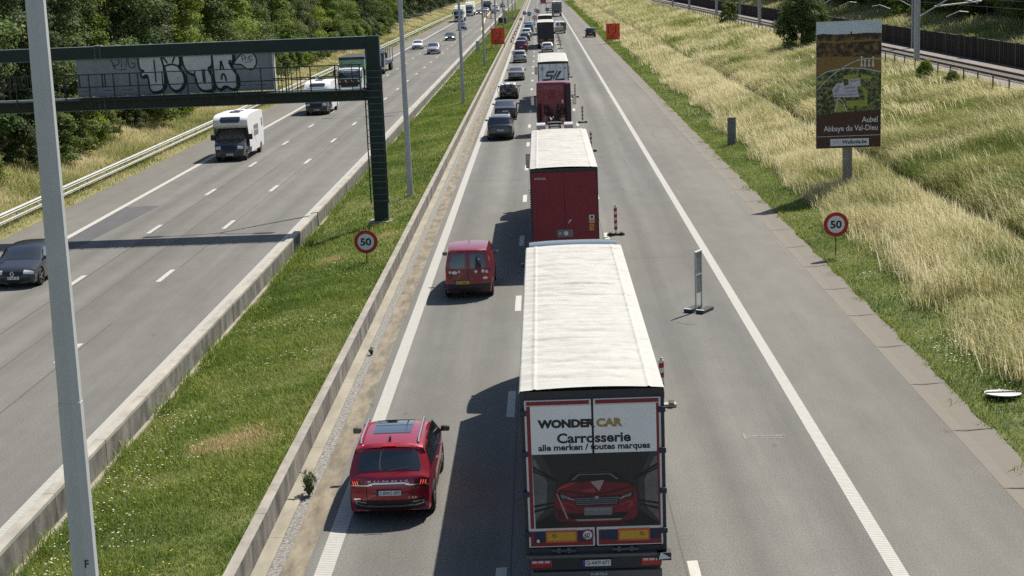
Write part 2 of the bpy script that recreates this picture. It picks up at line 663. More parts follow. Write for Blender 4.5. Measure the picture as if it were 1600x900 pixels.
# retaining kerb wall of the median on our side: one block every 6 m, open joints
rw = thing('concrete_barrier', 'low concrete barrier with footing between the median grass and the queue of cars', 'barrier', (0, 0, 0))
b = MB()
f = MB()
y = -7.0
while y < 720:
    ln = 6.0 if y < 200 else 24
    b.add([(-6.10, y, -.3), (-5.86, y, -.3), (-5.87, y, .57), (-6.09, y, .57), (-6.10, y + ln - .012, -.3), (-5.86, y + ln - .012, -.3), (-5.87, y + ln - .012, .57), (-6.09, y + ln - .012, .57)],
          [(2, 3, 7, 6)], m_conc)
    b.add([(-6.10, y, -.3), (-5.86, y, -.3), (-5.87, y, .57), (-6.09, y, .57), (-6.10, y + ln - .012, -.3), (-5.86, y + ln - .012, -.3), (-5.87, y + ln - .012, .57), (-6.09, y + ln - .012, .57)],
          [(1, 2, 6, 5), (0, 4, 7, 3), (0, 3, 2, 1), (4, 5, 6, 7)], m_conc3)
    f.box(-5.853, -5.55, y, y + ln - .01, -.1, .05, m_conc2)
    y += ln
b.build('wall', rw)
f.build('footing', rw)

m_cop = mat('coping_concrete', (.33, .305, .255), .9, var=.2, vscale=1.8, bump=.25, bscale=30, vaniso=(1, .5, 1))
lw = thing('kerb_wall', 'low stained concrete kerb wall between the oncoming carriageway and the median grass', 'kerb wall', (0, 0, 0))
b = MB()
c = MB()
y = 0.0
while y < 720:
    ln = 4.0 if y < 200 else 24
    dx = random.uniform(-.012, .012)
    b.box(-11.42 + dx, -11.14 + dx, y, y + ln - .02, .02, .11, m_cop)
    c.box(-11.40 + dx, -11.145 + dx, y, y + ln - .015, -.9, .019, m_conc3)
    c.box(-11.143 + dx, -11.03 + dx, y, y + ln - .03, -.9, -.56, m_conc2)
    y += ln
strip('', -11.475, -11.425, .004, m_tar, 0, 700, mb=b)
b.build('coping', lw)
c.build('face', lw)

gb = MB()
y = 10.0
while y < 520:
    ln = 4.15 if y < 200 else 16.6
    o = random.uniform(-.03, .03)
    n = 6 if y < 200 else 1
    for i in range(n):
        a, e = y + (ln - .03) * i / n, y + (ln - .03) * (i + 1) / n
        r0 = 10.36 + o + .05 * math.sin(a * 1.7) + .04 * math.sin(a * 3.1)
        r1 = 10.36 + o + .05 * math.sin(e * 1.7) + .04 * math.sin(e * 3.1)
        gb.add([(9.43, a, .004), (9.75, a, -.015), (r0, a, .03), (r1, e, .03), (9.75, e, -.015), (9.43, e, .004)], [(0, 1, 4, 5), (1, 2, 3, 4)], m_gut)
    gb.add([(9.42, y + ln - .04, .0045), (10.40, y + ln - .04, .033), (10.40, y + ln, .033), (9.42, y + ln, .0045)], [(0, 1, 2, 3)], m_tar)
    y += ln
kind(gb.build('gutter_pavement'), 'structure')

# ------------------------------------------------------------------ railway
m_ball = mat('ballast', (.20, .175, .155), .95, var=.45, vscale=7, bump=1., bscale=14)
m_rail = mat('rail_steel', (.36, .30, .25), .35, metal=.7)
m_rust = mat('rusty_steel', (.10, .06, .04), .8, var=.3)
m_slp = mat('sleeper_concrete', (.24, .22, .19), .9, var=.2)
m_wall = mat('noise_wall', (.040, .032, .023), .9, var=.55, vscale=.55, vaniso=(1, 2.2, .12), col2=(.12, .075, .038), lo=.45, hi=.75)
m_galv = mat('galvanised', (.42, .44, .44), .5, metal=.35, var=.12, vscale=2)
m_dark = mat('dark_steel', (.05, .052, .05), .6)
bb = MB()
for y0 in range(20, 700, 20):
    bb.add([(28.5, y0, 2.6), (29.5, y0, 2.95), (34.5, y0, 2.95), (35.4, y0, 2.65), (28.5, y0 + 20, 2.6), (29.5, y0 + 20, 2.95), (34.5, y0 + 20, 2.95), (35.4, y0 + 20, 2.65)],
           [(0, 1, 5, 4), (1, 2, 6, 5), (2, 3, 7, 6)], m_ball)
kind(bb.build('ballast_bed'), 'structure')
t = thing('railway_track', 'single railway track on grey ballast above the dry grass bank', 'railway track', (31.9, 0, 2.95))
for sx in (-.7175, .7175):
    b = MB()
    b.box(sx - .036, sx + .036, 20, 700, .16, .20, m_rail)
    b.box(sx - .012, sx + .012, 20, 700, .05, .16, m_rust)
    b.box(sx - .07, sx + .07, 20, 700, .03, .05, m_rust)
    b.build('rail', t)
b = MB()
for i in range(560):
    y = 60 + i * .6
    b.box(-1.25, 1.25, y, y + .26, -.1, .035, m_slp)
b.build('sleeper_row', t)

t = thing('noise_barrier', 'long dark brown weathered barrier wall behind the railway track', 'noise barrier', (35.75, 0, 2.6))
b = MB()
for i in range(165):
    y = 40 + i * 4
    b.box(-.12, .12, y + .02, y + 3.9, -.4, 2.0, m_wall)
    for k in range(8):
        b.box(-.165, -.121, y + .1 + k * .48, y + .34 + k * .48, -.1, 1.96, m_wall)
b.build('panel_row', t)
b = MB()
b.box(-.5, -.17, 40, 700, -.4, .16, m_conc3)
b.build('plinth', t)
pb = MB()
pb.box(-.2, .15, -.055, .055, -.4, 2.06, m_dark)
pm = pb.mesh('post')
for i in range(90):
    link('post', pm, t, (0, 79.95 + i * 4, 0))

t = thing('trackside_fence', 'wire fence on thin dark posts along the top of the dry grass bank', 'fence', (26.9, 0, 0))
pb = MB()
pb.box(-.035, .035, -.035, .035, -.2, 1.25, m_dark)
pm = pb.mesh('post')
for i in range(98):
    y = 60 + i * 3.2
    p = link('post', pm, t, (0, y, float(zg(26.9, y))))
b = MB()
for h in (.3, .7, 1.1):
    b.tube((.03, 58, 2.86 + h), (.03, 376, 2.86 + h), .012, m_dark, n=5)
b.build('wire', t)


def mast(x, y, h, arm, label, grp='catenary masts along the railway'):
    t = thing('catenary_mast', label, 'catenary mast', (x, y, 2.75), 0, grp)
    b = MB()
    for s in (-1, 1):
        b.box(s * .17 - .03, s * .17 + .03, -.14, .14, -.3, h, m_galv)
    b.box(-.14, .14, -.02, .02, -.3, h, m_galv)
    b.build('pole', t)
    b = MB()
    s = arm
    b.path([(s * .15, 0, 4.0), (s * 2.7, 0, 5.45), (s * 4.6, 0, 4.85)], .045, m_galv)
    b.path([(s * 1.3, 0, 4.72), (s * 4.9, 0, 5.0)], .055, m_galv)
    b.path([(s * 2.2, 0, 3.9), (s * 3.2, 0, 4.3), (s * 3.9, 0, 4.2)], .03, m_galv)
    b.path([(s * .15, 0, 5.6), (s * 2.7, 0, 5.45)], .03, m_galv)
    b.build('cantilever', t)
    return t


NEARM = [(28.9, 119, 'nearest grey catenary mast, right of the brown tourist sign'), (28.9, 161, 'grey catenary mast half hidden behind the round tree by the fence'), (28.7, 203, 'grey catenary mast left of the round tree'),
         (28.9, 254, 'grey catenary mast beside the small bush on the fence line'), (28.9, 300, 'grey catenary mast, second from the far end of the near row'), (28.9, 338, 'farthest grey catenary mast on the near side of the track')]
for x, y, lb in NEARM:
    mast(x, y, 8.2, 1, lb)
for x, y, lb in ((34.9, 145, 'grey catenary mast standing against the brown barrier right of the sign'), (34.9, 198, 'grey catenary mast on the far side of the track behind the round tree'), (34.9, 271, 'grey catenary mast on the far side of the track beside the dark barrier')):
    mast(x, y, 8.2, -1, lb)
b = MB()
for x, z in ((31.9, 7.55), (31.9, 8.7), (30.4, 8.2)):
    b.tube((x, 60, z), (x, 420, z), .018, m_dark, n=5)
tag(b.build('overhead_wire'), 'thin overhead wires strung above the railway track', 'overhead wire')

# ------------------------------------------------------------------ guard rail on the far left
m_gr = mat('guardrail_zinc', (.42, .42, .385), .45, metal=.25, var=.1, vscale=1.2)
t = thing('guard_rail', 'pale galvanised double guard rail along the left verge', 'guard rail', (-26.2, 0, 0))
for (z0, z1, xo) in ((.56, .78, 0), (.30, .42, .10)):
    b = MB()
    for i in range(42):
        y0 = 30 + i * 16
        y1 = y0 + 16.05
        zz = [z0, z0 + (z1 - z0) * .25, z0 + (z1 - z0) * .5, z0 + (z1 - z0) * .75, z1]
        px = [xo + .06, xo + .12, xo + .06, xo + .12, xo + .04]
        vs = [(px[k], yy, zz[k]) for yy in (y0, y1) for k in range(5)] + [(xo, y0, z1), (xo, y1, z1), (xo, y0, z0), (xo, y1, z0)]
        fs = [(k, k + 5, k + 6, k + 1) for k in range(4)] + [(4, 9, 11, 10), (10, 11, 13, 12)]
        b.add(vs, fs, m_gr)
    b.build('rail', t)
pb = MB()
pb.box(-.05, .0, -.04, .04, -.3, .74, m_galv)
pm = pb.mesh('post')
for i in range(95):
    link('post', pm, t, (0, 50 + i * 4, 0))

# ------------------------------------------------------------------ grass
def blades(name, n, xr, yr, hr, wr, lean, dens=None, toner=None, matn=None, seed=0, big=None, tuft=0):
    """a stand of bent grass blades as one mesh; dens(x, y) in 0..1 thins it, toner(x, y, r) gives the colour index"""
    g = np.random.default_rng(seed)
    x = g.uniform(*xr, n)
    y = g.uniform(*yr, n)
    if dens is not None:
        k = g.random(n) < dens(x, y)
        x, y = x[k], y[k]
    n = len(x)
    z = zg(x, y) - .02
    hm = big(x, y) if big is not None else 1.
    h = g.uniform(*hr, n) * hm
    a = g.uniform(0, 2 * np.pi, n)
    wd = g.uniform(*wr, n)
    up = np.clip((x - 16.5) / 1.5, 0, 1) * (1 if lean[0] < -.2 else 0)
    lx = lean[0] - .38 * up + g.normal(0, lean[2], n)
    ly = lean[1] - .18 * up + g.normal(0, lean[2], n)
    # the side vector of the blade faces roughly across the line of sight
    ca, sa = np.cos(a), np.sin(a)
    p0 = np.stack([x, y, z], 1)
    side = np.stack([ca, sa, np.zeros(n)], 1) * wd[:, None] / 2
    mid = p0 + np.stack([lx * h * .35, ly * h * .35, h * .62], 1)
    tip = p0 + np.stack([lx * h, ly * h, h * (1 - .25 * np.minimum(1, np.hypot(lx, ly)))], 1)
    V = np.stack([p0 - side, p0 + side, mid + side * .8, mid - side * .8, tip], 1).reshape(-1, 3)
    o = (np.arange(n) * 5)[:, None]
    T = np.concatenate([o + [0, 1, 2], o + [0, 2, 3], o + [3, 2, 4]], 1).reshape(-1)
    r = g.random(n)
    tn = toner(x, y, r) if toner is not None else r
    tone = np.repeat(np.clip(tn, 0, 1), 3)
    me = big_mesh(name, V, T, 3, matn, tone)
    o = link(name, me)
    return kind(o, 'stuff')


m_dry = leaf_mat('dry_grass', [(.15, .20, .045), (.29, .315, .10), (.48, .44, .215), (.67, .60, .36), (.79, .715, .49)], False, transl=.36)
m_lawn = leaf_mat('median_grass', [(.10, .165, .026), (.18, .25, .042), (.29, .34, .08), (.42, .39, .15), (.56, .45, .24)], False, transl=.38)


def frust(x, y, mx=1900, my=0):
    """inside the picture, with a margin"""
    d = y * .98 + 2.2
    return (x * 1.0 + .0253 * y) / d * CAM_F < mx


def dry_tone(x, y, r):
    n = fbm(x, y, 9, 31)
    n2 = fbm(x, y, 2.2, 41)
    strw = np.where(x < 16.8, .66, .45) + (n - .5) * 1.0 + (n2 - .5) * .6
    strw = np.where((x > 17) & (y < 75), strw - .16, strw)
    for cx, cy, rx, ry in ((20.5, 62, 1.6, 3), (22.5, 72, 1.2, 2.2), (13.6, 75, .8, 1.6), (24, 88, 1.2, 3), (20, 112, 1.5, 5), (23.5, 138, 1.8, 7), (17.8, 92, .8, 3), (22, 180, 1.5, 12), (18.5, 210, 1.3, 10), (15, 50, .7, 2.4), (14.2, 64, .6, 2), (21, 98, 2.2, 3), (25, 120, 1.4, 5), (19, 150, 1.2, 7), (23, 250, 2, 14)):
        strw = strw - .6 * np.exp(-(((x - cx) / rx) ** 2 + ((y - cy) / ry) ** 2))
    return np.clip(strw + (r - .5) * .95, 0, 1)


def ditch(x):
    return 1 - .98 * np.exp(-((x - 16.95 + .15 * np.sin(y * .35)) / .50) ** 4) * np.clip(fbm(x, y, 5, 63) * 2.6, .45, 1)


edge = lambda x, y: np.clip((x - 12.0 - (fbm(x, y, 4, 77) - .5) * 2.2) / 1.0, 0, 1)
blades('tall_grass', 230000, (11.4, 28.3), (30, 84), (.35, 1.0), (.012, .030), (-.30, -.22, .30),
       lambda x, y: edge(x, y) * ditch(x) * frust(x, y), dry_tone, m_dry, 1, lambda x, y: .35 + 1.5 * fbm(x, y, 2.4, 15) ** 1.2)
blades('tall_grass', 190000, (11.4, 28.3), (84, 165), (.40, .95), (.02, .045), (-.30, -.22, .30),
       lambda x, y: edge(x, y) * ditch(x) * frust(x, y), dry_tone, m_dry, 2, lambda x, y: .35 + 1.5 * fbm(x, y, 2.4, 15) ** 1.2)
blades('tall_grass', 140000, (11.4, 28.3), (165, 560), (.45, 1.0), (.05, .11), (-.30, -.2, .25),
       lambda x, y: edge(x, y) * ditch(x) * np.clip(1.3 - y / 420, .3, 1), dry_tone, m_dry, 3, lambda x, y: .35 + 1.5 * fbm(x, y, 2.4, 15) ** 1.2)
blades('tall_grass', 40000, (11.4, 28.3), (8, 30), (.35, 1.0), (.02, .04), (-.30, -.22, .30),
       lambda x, y: edge(x, y) * ditch(x), dry_tone, m_dry, 31, lambda x, y: .35 + 1.5 * fbm(x, y, 2.4, 15) ** 1.2)
# pale flowering culms standing over the rest
def culms(x, y):
    return np.clip((fbm(x, y, 5, 91) - .45) * 4, .03, .8) * np.where(x < 17, 1, .55) * edge(x, y) * ditch(x) * frust(x, y)


blades('tall_grass', 60000, (12.2, 28.3), (30, 84), (.8, 1.35), (.012, .024), (-.36, -.26, .22), culms, lambda x, y, r: .78 + .22 * r, m_dry, 21)
blades('tall_grass', 60000, (12.2, 28.3), (84, 200), (.8, 1.35), (.02, .05), (-.36, -.26, .22), culms, lambda x, y, r: .78 + .22 * r, m_dry, 22)
# brown ditch stems, coloured dark to paint the shaded foot of the upper slope
m_stem = leaf_mat('shade_brown_stems', [(.05, .038, .025), (.11, .085, .055), (.24, .19, .12)], False, transl=.1)
blades('ditch_shade_stems', 9000, (16.3, 17.6), (34, 130), (.15, .5), (.012, .03), (-.1, -.1, .5), None, lambda x, y, r: r ** 1.6, m_stem, 25)
# mown green strip between gutter and tall grass
ev = lambda x, y: np.clip((13.2 - x) / .8, 0, 1) * frust(x, y)
vt = lambda x, y, r: np.clip(.30 + (fbm(x, y, 3, 8) - .5) * .9 + (r - .5) * .35, 0, 1)
blades('verge_grass', 75000, (10.33, 13.2), (8, 110), (.06, .20), (.012, .03), (0, 0, .5), ev, vt, m_lawn, 4)
blades('verge_grass', 14000, (10.33, 13.4), (330, 640), (.2, .5), (.10, .22), (0, 0, .4), None, vt, m_lawn, 26)
blades('verge_grass', 30000, (10.33, 13.2), (110, 330), (.08, .26), (.03, .07), (0, 0, .5), ev, vt, m_lawn, 5)


# median
def med_tone(x, y, r):
    t = .30 + (fbm(x, y, 5, 21) - .5) * .8 + (fbm(x, y, 1.3, 22) - .5) * .55 + (r - .5) * .5
    for cx, cy, rr in ((-7.9, 36.2, .75), (-8.7, 36.0, .5), (-7.0, 66, .6), (-9.0, 61.5, .7)):
        t = t + .75 * np.exp(-(((x - cx) / rr) ** 2 + ((y - cy) / (rr * 1.1)) ** 2))
    return t


mh = lambda x, y: .25 + 1.5 * fbm(x, y, 1.5, 19) ** 1.3
blades('median_grass', 150000, (-10.98, -6.12), (22, 62), (.07, .26), (.010, .022), (0, -.05, .45), lambda x, y: np.clip((x + 11.05 + fbm(x, y, 1.5, 3) * .5 - .15) / .35, 0, 1), med_tone, m_lawn, 6, mh)
blades('median_grass', 26000, (-10.98, -6.12), (4, 22), (.07, .26), (.016, .03), (0, -.05, .45), None, med_tone, m_lawn, 36, mh)
blades('median_grass', 90000, (-10.98, -6.12), (62, 150), (.08, .28), (.016, .04), (0, -.05, .45), None, med_tone, m_lawn, 7, mh)
blades('median_grass', 60000, (-10.98, -6.12), (150, 520), (.10, .30), (.04, .10), (0, 0, .4), None, med_tone, m_lawn, 8, mh)


# ranker tufts against the foot of the kerb wall and along the barrier
tf = lambda x, y: (fbm(y * 1.0, y * .3, 1.4, 201) > .52) * 1.0
blades('tuft_grass', 9000, (-11.05, -10.55), (24, 130), (.20, .62), (.014, .03), (.1, 0, .4), tf, lambda x, y, r: .08 + .45 * r, m_lawn, 27)
blades('tuft_grass', 5000, (-6.45, -6.12), (24, 110), (.15, .45), (.012, .026), (0, 0, .4), lambda x, y: (fbm(y * 1.0, y * .3, 1.7, 205) > .6) * 1.0, lambda x, y, r: .1 + .5 * r, m_lawn, 28)


blades('tuft_grass', 16000, (-10.6, -6.4), (24, 120), (.22, .55), (.012, .028), (0, 0, .35), lambda x, y: (fbm(x, y, 1.3, 211) > .64) * .9, lambda x, y, r: .05 + .4 * r, m_lawn, 29)
# tufts creeping over the slabs of the right gutter
blades('tuft_grass', 14000, (9.95, 10.55), (26, 150), (.08, .32), (.012, .03), (-.1, 0, .5), lambda x, y: (fbm(y * 1.0, y * .2, 1.1, 221) + (x - 10.3) * .5 > .60) * 1.0, lambda x, y, r: .15 + .6 * r, m_lawn, 30)


# left verge and slope in front of the wood
def lv_tone(x, y, r):
    return np.clip(.30 + (fbm(x, y, 6, 51) - .5) * 1.1 + np.clip((-27.2 - x) / 2, 0, 1) * .28 + (r - .5) * .4, 0, 1)


blades('slope_grass', 125000, (-36, -25.1), (50, 150), (.15, .6), (.02, .045), (.05, -.1, .4), lambda x, y: np.clip((-25.0 - x) / 1.0, .35, 1), lv_tone, m_dry, 9, lambda x, y: np.where(x > -27, .45, .9))
blades('slope_grass', 50000, (-32, -25.1), (150, 520), (.2, .6), (.05, .1), (.05, -.1, .4), None, lv_tone, m_dry, 10, lambda x, y: np.where(x > -27, .45, .9))
# grass behind the noise barrier
blades('bank_grass', 50000, (36.1, 43), (95, 420), (.3, 1.0), (.05, .1), (0, 0, .4), None, lambda x, y, r: np.clip(.35 + (fbm(x, y, 5, 71) - .5) + (r - .5) * .4, 0, 1), m_dry, 11)

# small white flower heads
m_flower = mat('flower_white', (.62, .62, .54), .8)
m_flower2 = mat('flower_yellow', (.7, .52, .05), .8)


def flowers(name, n, xr, yr, hr, mm, thr, seed, s=.022, lim=None):
    g = np.random.default_rng(seed)
    x = g.uniform(*xr, n)
    y = g.uniform(*yr, n)
    k = fbm(x, y, 2.6, seed) > thr
    if lim is not None:
        k &= lim(x, y)
    x, y = x[k], y[k]
    n = len(x)
    z = zg(x, y) + g.uniform(*hr, n)
    sc = g.uniform(.6, 1.5, n) * s
    P = np.stack([x, y, z], 1)
    offs = [np.array(o) for o in ((-1, -.4, 0), (0, -1, .15), (1, -.3, 0), (.7, .8, .1), (-.7, .8, .05))]
    V = np.stack([P + o * sc[:, None] for o in offs], 1).reshape(-1, 3)
    me = big_mesh(name, V, np.arange(n * 5), 5, mm)
    return kind(link(name, me), 'stuff')


flowers('white_flowers', 5200, (-10.8, -6.2), (24, 110), (.10, .26), m_flower, .60, 101, .017)
flowers('yellow_flowers', 2500, (-10.8, -6.2), (24, 90), (.12, .28), m_flower2, .56, 102, .013)
flowers('white_flowers', 5000, (10.7, 13.0), (34, 110), (.12, .34), m_flower, .58, 103, .018)

# ------------------------------------------------------------------ trees
m_bark = mat('bark', (.09, .07, .05), .95, var=.3, vscale=6, bump=.5, bscale=12)
LEAFM = [
    leaf_mat('leaves_mid', [(.070, .110, .022), (.130, .185, .040), (.215, .265, .080)], transl=.38),
    leaf_mat('leaves_dark', [(.045, .075, .022), (.092, .140, .040), (.180, .225, .085)], transl=.34),
    leaf_mat('leaves_light', [(.110, .155, .022), (.175, .225, .036), (.260, .300, .070)], transl=.4),
    leaf_mat('leaves_grey', [(.085, .108, .048), (.140, .165, .080), (.220, .245, .140)], transl=.36),
]


def crown_mesh(name, H, rad, z0, nclump, nleaf, ls, mm, seed, shape='round', droop=0.):
    """leaf-sized faces in clumps spread through the volume of the crown"""
    g = np.random.default_rng(seed)
    cl = []
    for i in range(nclump):
        t = (i + .5) / nclump
        zz = z0 + (H - z0) * (t ** .85)
        u = (zz - z0) / (H - z0)
        if shape == 'cone':
            rr = rad * (1 - u) ** .8 + .15
        elif shape == 'bush':
            rr = rad * math.sqrt(max(.05, 1 - u * u))
        else:
            rr = rad * (math.sin(math.pi * min(1, .18 + .82 * u)) ** .55 + .06)
        a = i * 2.39996 + g.normal(0, .4)
        q = rr * g.uniform(.62, 1.02)
        cr = rad * g.uniform(.20, .40) * (.85 if shape == 'cone' else 1)
        cl.append((q * math.cos(a), q * math.sin(a), zz, cr, g.random()))
    per = nleaf // nclump
    P, Nn, T = [], [], []
    for cx, cy, cz, cr, tn in cl:
        d = g.normal(0, 1, (per, 3))
        d /= np.linalg.norm(d, axis=1)[:, None]
        d[:, 2] = np.where(g.random(per) < .55, np.abs(d[:, 2]), d[:, 2])
        r = cr * g.uniform(.5, 1.0, per) ** .5 * (1 + .22 * g.normal(0, 1, per))
        p = np.array([cx, cy, cz]) + d * r[:, None] * np.array([1, 1, .7])
        if droop:
            p[:, 2] -= droop * g.random(per) * r
        P.append(p)
        nn = d * .7 + np.array([0, 0, .5]) + g.normal(0, .55, (per, 3))
        Nn.append(nn)
        T.append(np.clip(.5 + (tn - .5) * .7 + (g.random(per) - .5) * .6, 0, 1))
    P, Nn, T = np.concatenate(P), np.concatenate(Nn), np.concatenate(T)
    Nn /= np.linalg.norm(Nn, axis=1)[:, None]
    k = P[:, 2] > .1
    P, Nn, T = P[k], Nn[k], T[k]
    n = len(P)
    rv = g.normal(0, 1, (n, 3))
    a = np.cross(Nn, rv)
    a /= np.linalg.norm(a, axis=1)[:, None]
    b_ = np.cross(Nn, a)
    s = (ls * g.uniform(.6, 1.35, n))[:, None]
    V = np.stack([P - a * s, P - b_ * s * .55, P + a * s, P + b_ * s * .55], 1).reshape(-1, 3)
    return big_mesh(name, V, np.arange(n * 4), 4, mm, T)


def trunk_mesh(name, H, r, z0, seed, spread):
    g = random.Random(seed)
    b = MB()
    p = Vector((0, 0, -.4))
    segs = 5
    for i in range(segs):
        q = Vector((g.uniform(-.15, .15), g.uniform(-.15, .15), (i + 1) / segs * H * .8))
        b.tube(p, q, r * (1 - i / segs * .75), m_bark, r * (1 - (i + 1) / segs * .75), n=7, caps=False)
        if i >= 1:
            for k in range(2):
                an = g.uniform(0, 6.28)
                e = q + Vector((math.cos(an) * spread, math.sin(an) * spread, spread * .6))
                b.tube(q, e, r * .3, m_bark, r * .08, n=5, caps=False)
        p = q
    return b.mesh(name, 60)


# variants: (H, rad, z0, clumps, leaves, leafsize, material, shape, droop)
VAR = [
    ('broadleaf_tree', 12.5, 3.9, .8, 27, 21000, .12, LEAFM[0], 'round', 0., 'mid green broadleaf tree'),
    ('broadleaf_tree', 14.0, 3.6, 1.0, 25, 21000, .12, LEAFM[1], 'round', 0., 'dark green broadleaf tree'),
    ('broadleaf_tree', 11.5, 3.6, .6, 24, 18000, .12, LEAFM[2], 'round', .3, 'light yellowish green broadleaf tree'),
    ('birch_tree', 12.5, 2.6, .8, 40, 15000, .10, LEAFM[3], 'cone', 1.2, 'slender greyish green drooping tree'),
    ('conifer_tree', 13.0, 2.7, .5, 50, 16000, .11, LEAFM[1], 'cone', .4, 'narrow dark pointed tree'),
    ('shrub', 3.6, 2.0, .1, 24, 11000, .10, LEAFM[0], 'bush', 0., 'rounded green shrub'),
    ('shrub', 3.0, 2.2, .1, 24, 11000, .10, LEAFM[2], 'bush', .2, 'low light green shrub'),
    ('broadleaf_tree', 5.6, 2.35, .5, 70, 30000, .10, LEAFM[0], 'round', 0., 'round tree'),
]
VM = []
for i, (nm, H, rad, z0, nc, nl, ls, mm, shp, dr, lb) in enumerate(VAR):
    VM.append((crown_mesh(nm + '_crown', H, rad, z0, nc, nl, ls, mm, 300 + i, shp, dr), trunk_mesh(nm + '_trunk', H, .2 if H > 5 else .06, z0, 400 + i, rad * .6)))


def tree(k, x, y, s, label, group, sz=None):
    nm = VAR[k][0]
    o = thing(nm, label, 'shrub' if nm == 'shrub' else 'tree', (x, y, float(zg(x, y)) - .05), random.uniform(0, 6.28), group)
    o.scale = (s * random.uniform(.9, 1.12), s * random.uniform(.9, 1.12), sz or s)
    link('trunk', VM[k][1], o)
    link('crown', VM[k][0], o)
    return o


LG = 'trees and shrubs of the wood behind the left guard rail'
RG = 'trees and shrubs behind the railway barrier'
rt = random.Random(11)


def band(y):
    for lim, tx in ((100, ', at the left edge'), (118, ', right of the near lamp post'), (140, ', above the graffiti left half'), (165, ', above the graffiti right half'), (192, ', between graffiti and gantry post'), (230, ', right of the gantry post'), (275, ', left of the second lamp post')):
        if y < lim:
            return tx
    return ', far down the road'


def bandr(y):
    for lim, tx in ((120, ', at the right edge'), (150, ', right of the nearest mast'), (190, ', behind the brown sign'), (240, ', right of the round tree'), (300, ', left of the round tree')):
        if y < lim:
            return tx
    return ', far along the track'


for row, (x0, stp, jit) in enumerate(((-33.6, 5.0, 1.2), (-38.5, 5.5, 1.6), (-44, 7, 2.2))):
    y = 84 + row * 2
    while y < 330:
        k = rt.choices((0, 1, 2, 3, 4), (5, 5, 3, 1.2, 1.5) if y < 200 else (3, 6, 2, .5, 5))[0]
        x = x0 + rt.uniform(-jit, jit)
        s = rt.uniform(.82, 1.12) * (1, 1.1, 1.25)[row]
        pl = (' fronting the wood', ' in the second row', ' at the back of the wood')[row]
        tree(k, x, y, s, (VAR[k][10] + pl + band(y)).replace('light yellowish green', 'yellowish green'), LG)
        y += stp * rt.uniform(.75, 1.25)
y = 82
while y < 300:
    k = rt.choice((5, 6))
    if rt.random() < .75:
        tree(k, -31.0 + rt.uniform(-.8, .5), y, rt.uniform(.6, 1.15), VAR[k][10] + ' at the wood edge' + band(y), LG)
    y += rt.uniform(2.6, 5)
for row, (x0, stp) in enumerate(((44.0, 3.8), (48.5, 5.0), (55, 7))):
    y = 92 + row * 3
    while y < 400:
        k = rt.choices((0, 1, 2, 5, 6), (3, 2, 3, 3, 3) if row == 0 else (5, 3, 3, 0, 0))[0]
        x = x0 + rt.uniform(-1.5, 1.5)
        s = rt.uniform(.7, 1.0) * (1.0 if k < 5 else 1.4)
        pl = (' behind the barrier', ' in the second row', ' at the back')[row]
        tree(k, x, y, s, VAR[k][10] + pl + bandr(y), RG)
        y += stp * rt.uniform(.7, 1.3)
# the round tree and the small bushes on the fence line
tree(7, 25.9, 153, .98, 'round dark green tree on the fence line left of the brown tourist sign', None, 1.0)
tree(5, 27.6, 227, .72, 'small green bush growing on the railway fence line', None, .85)
tree(6, 26.0, 104.5, .30, 'low pale bush by the fence posts right of the brown sign', None, .5)
tree(6, 26.2, 98.5, .26, 'second low bush by the fence posts at the right, nearer the edge', None, .36)

# far wood as one mass
fo = []
ft = []
base = VM[1][0]
bco = np.empty(len(base.vertices) * 3)
base.vertices.foreach_get('co', bco)
bco = bco.reshape(-1, 4, 3)[::4]
for side, x0 in ((-1, -34), (-1, -41), (1, 46), (1, 52)):
    y = 332 if side < 0 else 402
    while y < 900:
        s = rng.uniform(.9, 1.3)
        a = rng.uniform(0, 6.28)
        q = bco.copy()
        cen = q.mean(1, keepdims=True)
        q = cen + (q - cen) * 2.0
        ca, sa = math.cos(a), math.sin(a)
        xx = q[..., 0] * ca - q[..., 1] * sa
        yy = q[..., 0] * sa + q[..., 1] * ca
        px, py = x0 + rng.uniform(-2, 2), y
        fo.append(np.stack([xx * s + px, yy * s + py, q[..., 2] * s + float(zg(px, py))], -1))
        ft.append(np.clip(rng.normal(.5, .25, len(q)), 0, 1))
        y += rng.uniform(6, 9)
fo = np.concatenate(fo).reshape(-1, 3)
kind(link('far_wood', big_mesh('far_wood', fo, np.arange(len(fo)), 4, LEAFM[1], np.concatenate(ft))), 'stuff')
# ------------------------------------------------------------------ vehicle materials
def paint(name, c, metal=.0, rough=.32, coat=.8):
    return mat(name, c, rough, metal, coat)


m_glass = mat('tinted_glass', (.016, .019, .021), .05, spec=1., coat=1.)
m_tyre = mat('tyre_rubber', (.018, .018, .018), .85)
m_black = mat('black_plastic', (.022, .022, .023), .55)
m_alloy = mat('alloy', (.45, .45, .46), .3, metal=.8)
m_chrome = mat('chrome', (.75, .75, .75), .18, metal=1.)
m_plate = mat('plate_white', (.68, .68, .66), .5)
m_platey = mat('plate_yellow', (.62, .44, .05), .5)
m_ink = mat('black_ink', (.015, .015, .016), .6)
m_blue = mat('eu_blue', (.02, .05, .25), .5)
m_tail = mat('tail_red', (.42, .012, .015), .2, coat=.6)
m_taild = mat('tail_dark', (.10, .006, .01), .2, coat=.6)
m_glow = mat('lit_tail_lamp', (.9, .10, .06), .3, emit=.5)
m_head = mat('head_lamp', (.72, .74, .76), .12, coat=1.)
m_lamp_on = mat('lit_head_lamp', (1., .97, .88), .2, emit=1.6)
m_amber = mat('amber', (.6, .22, .02), .3)


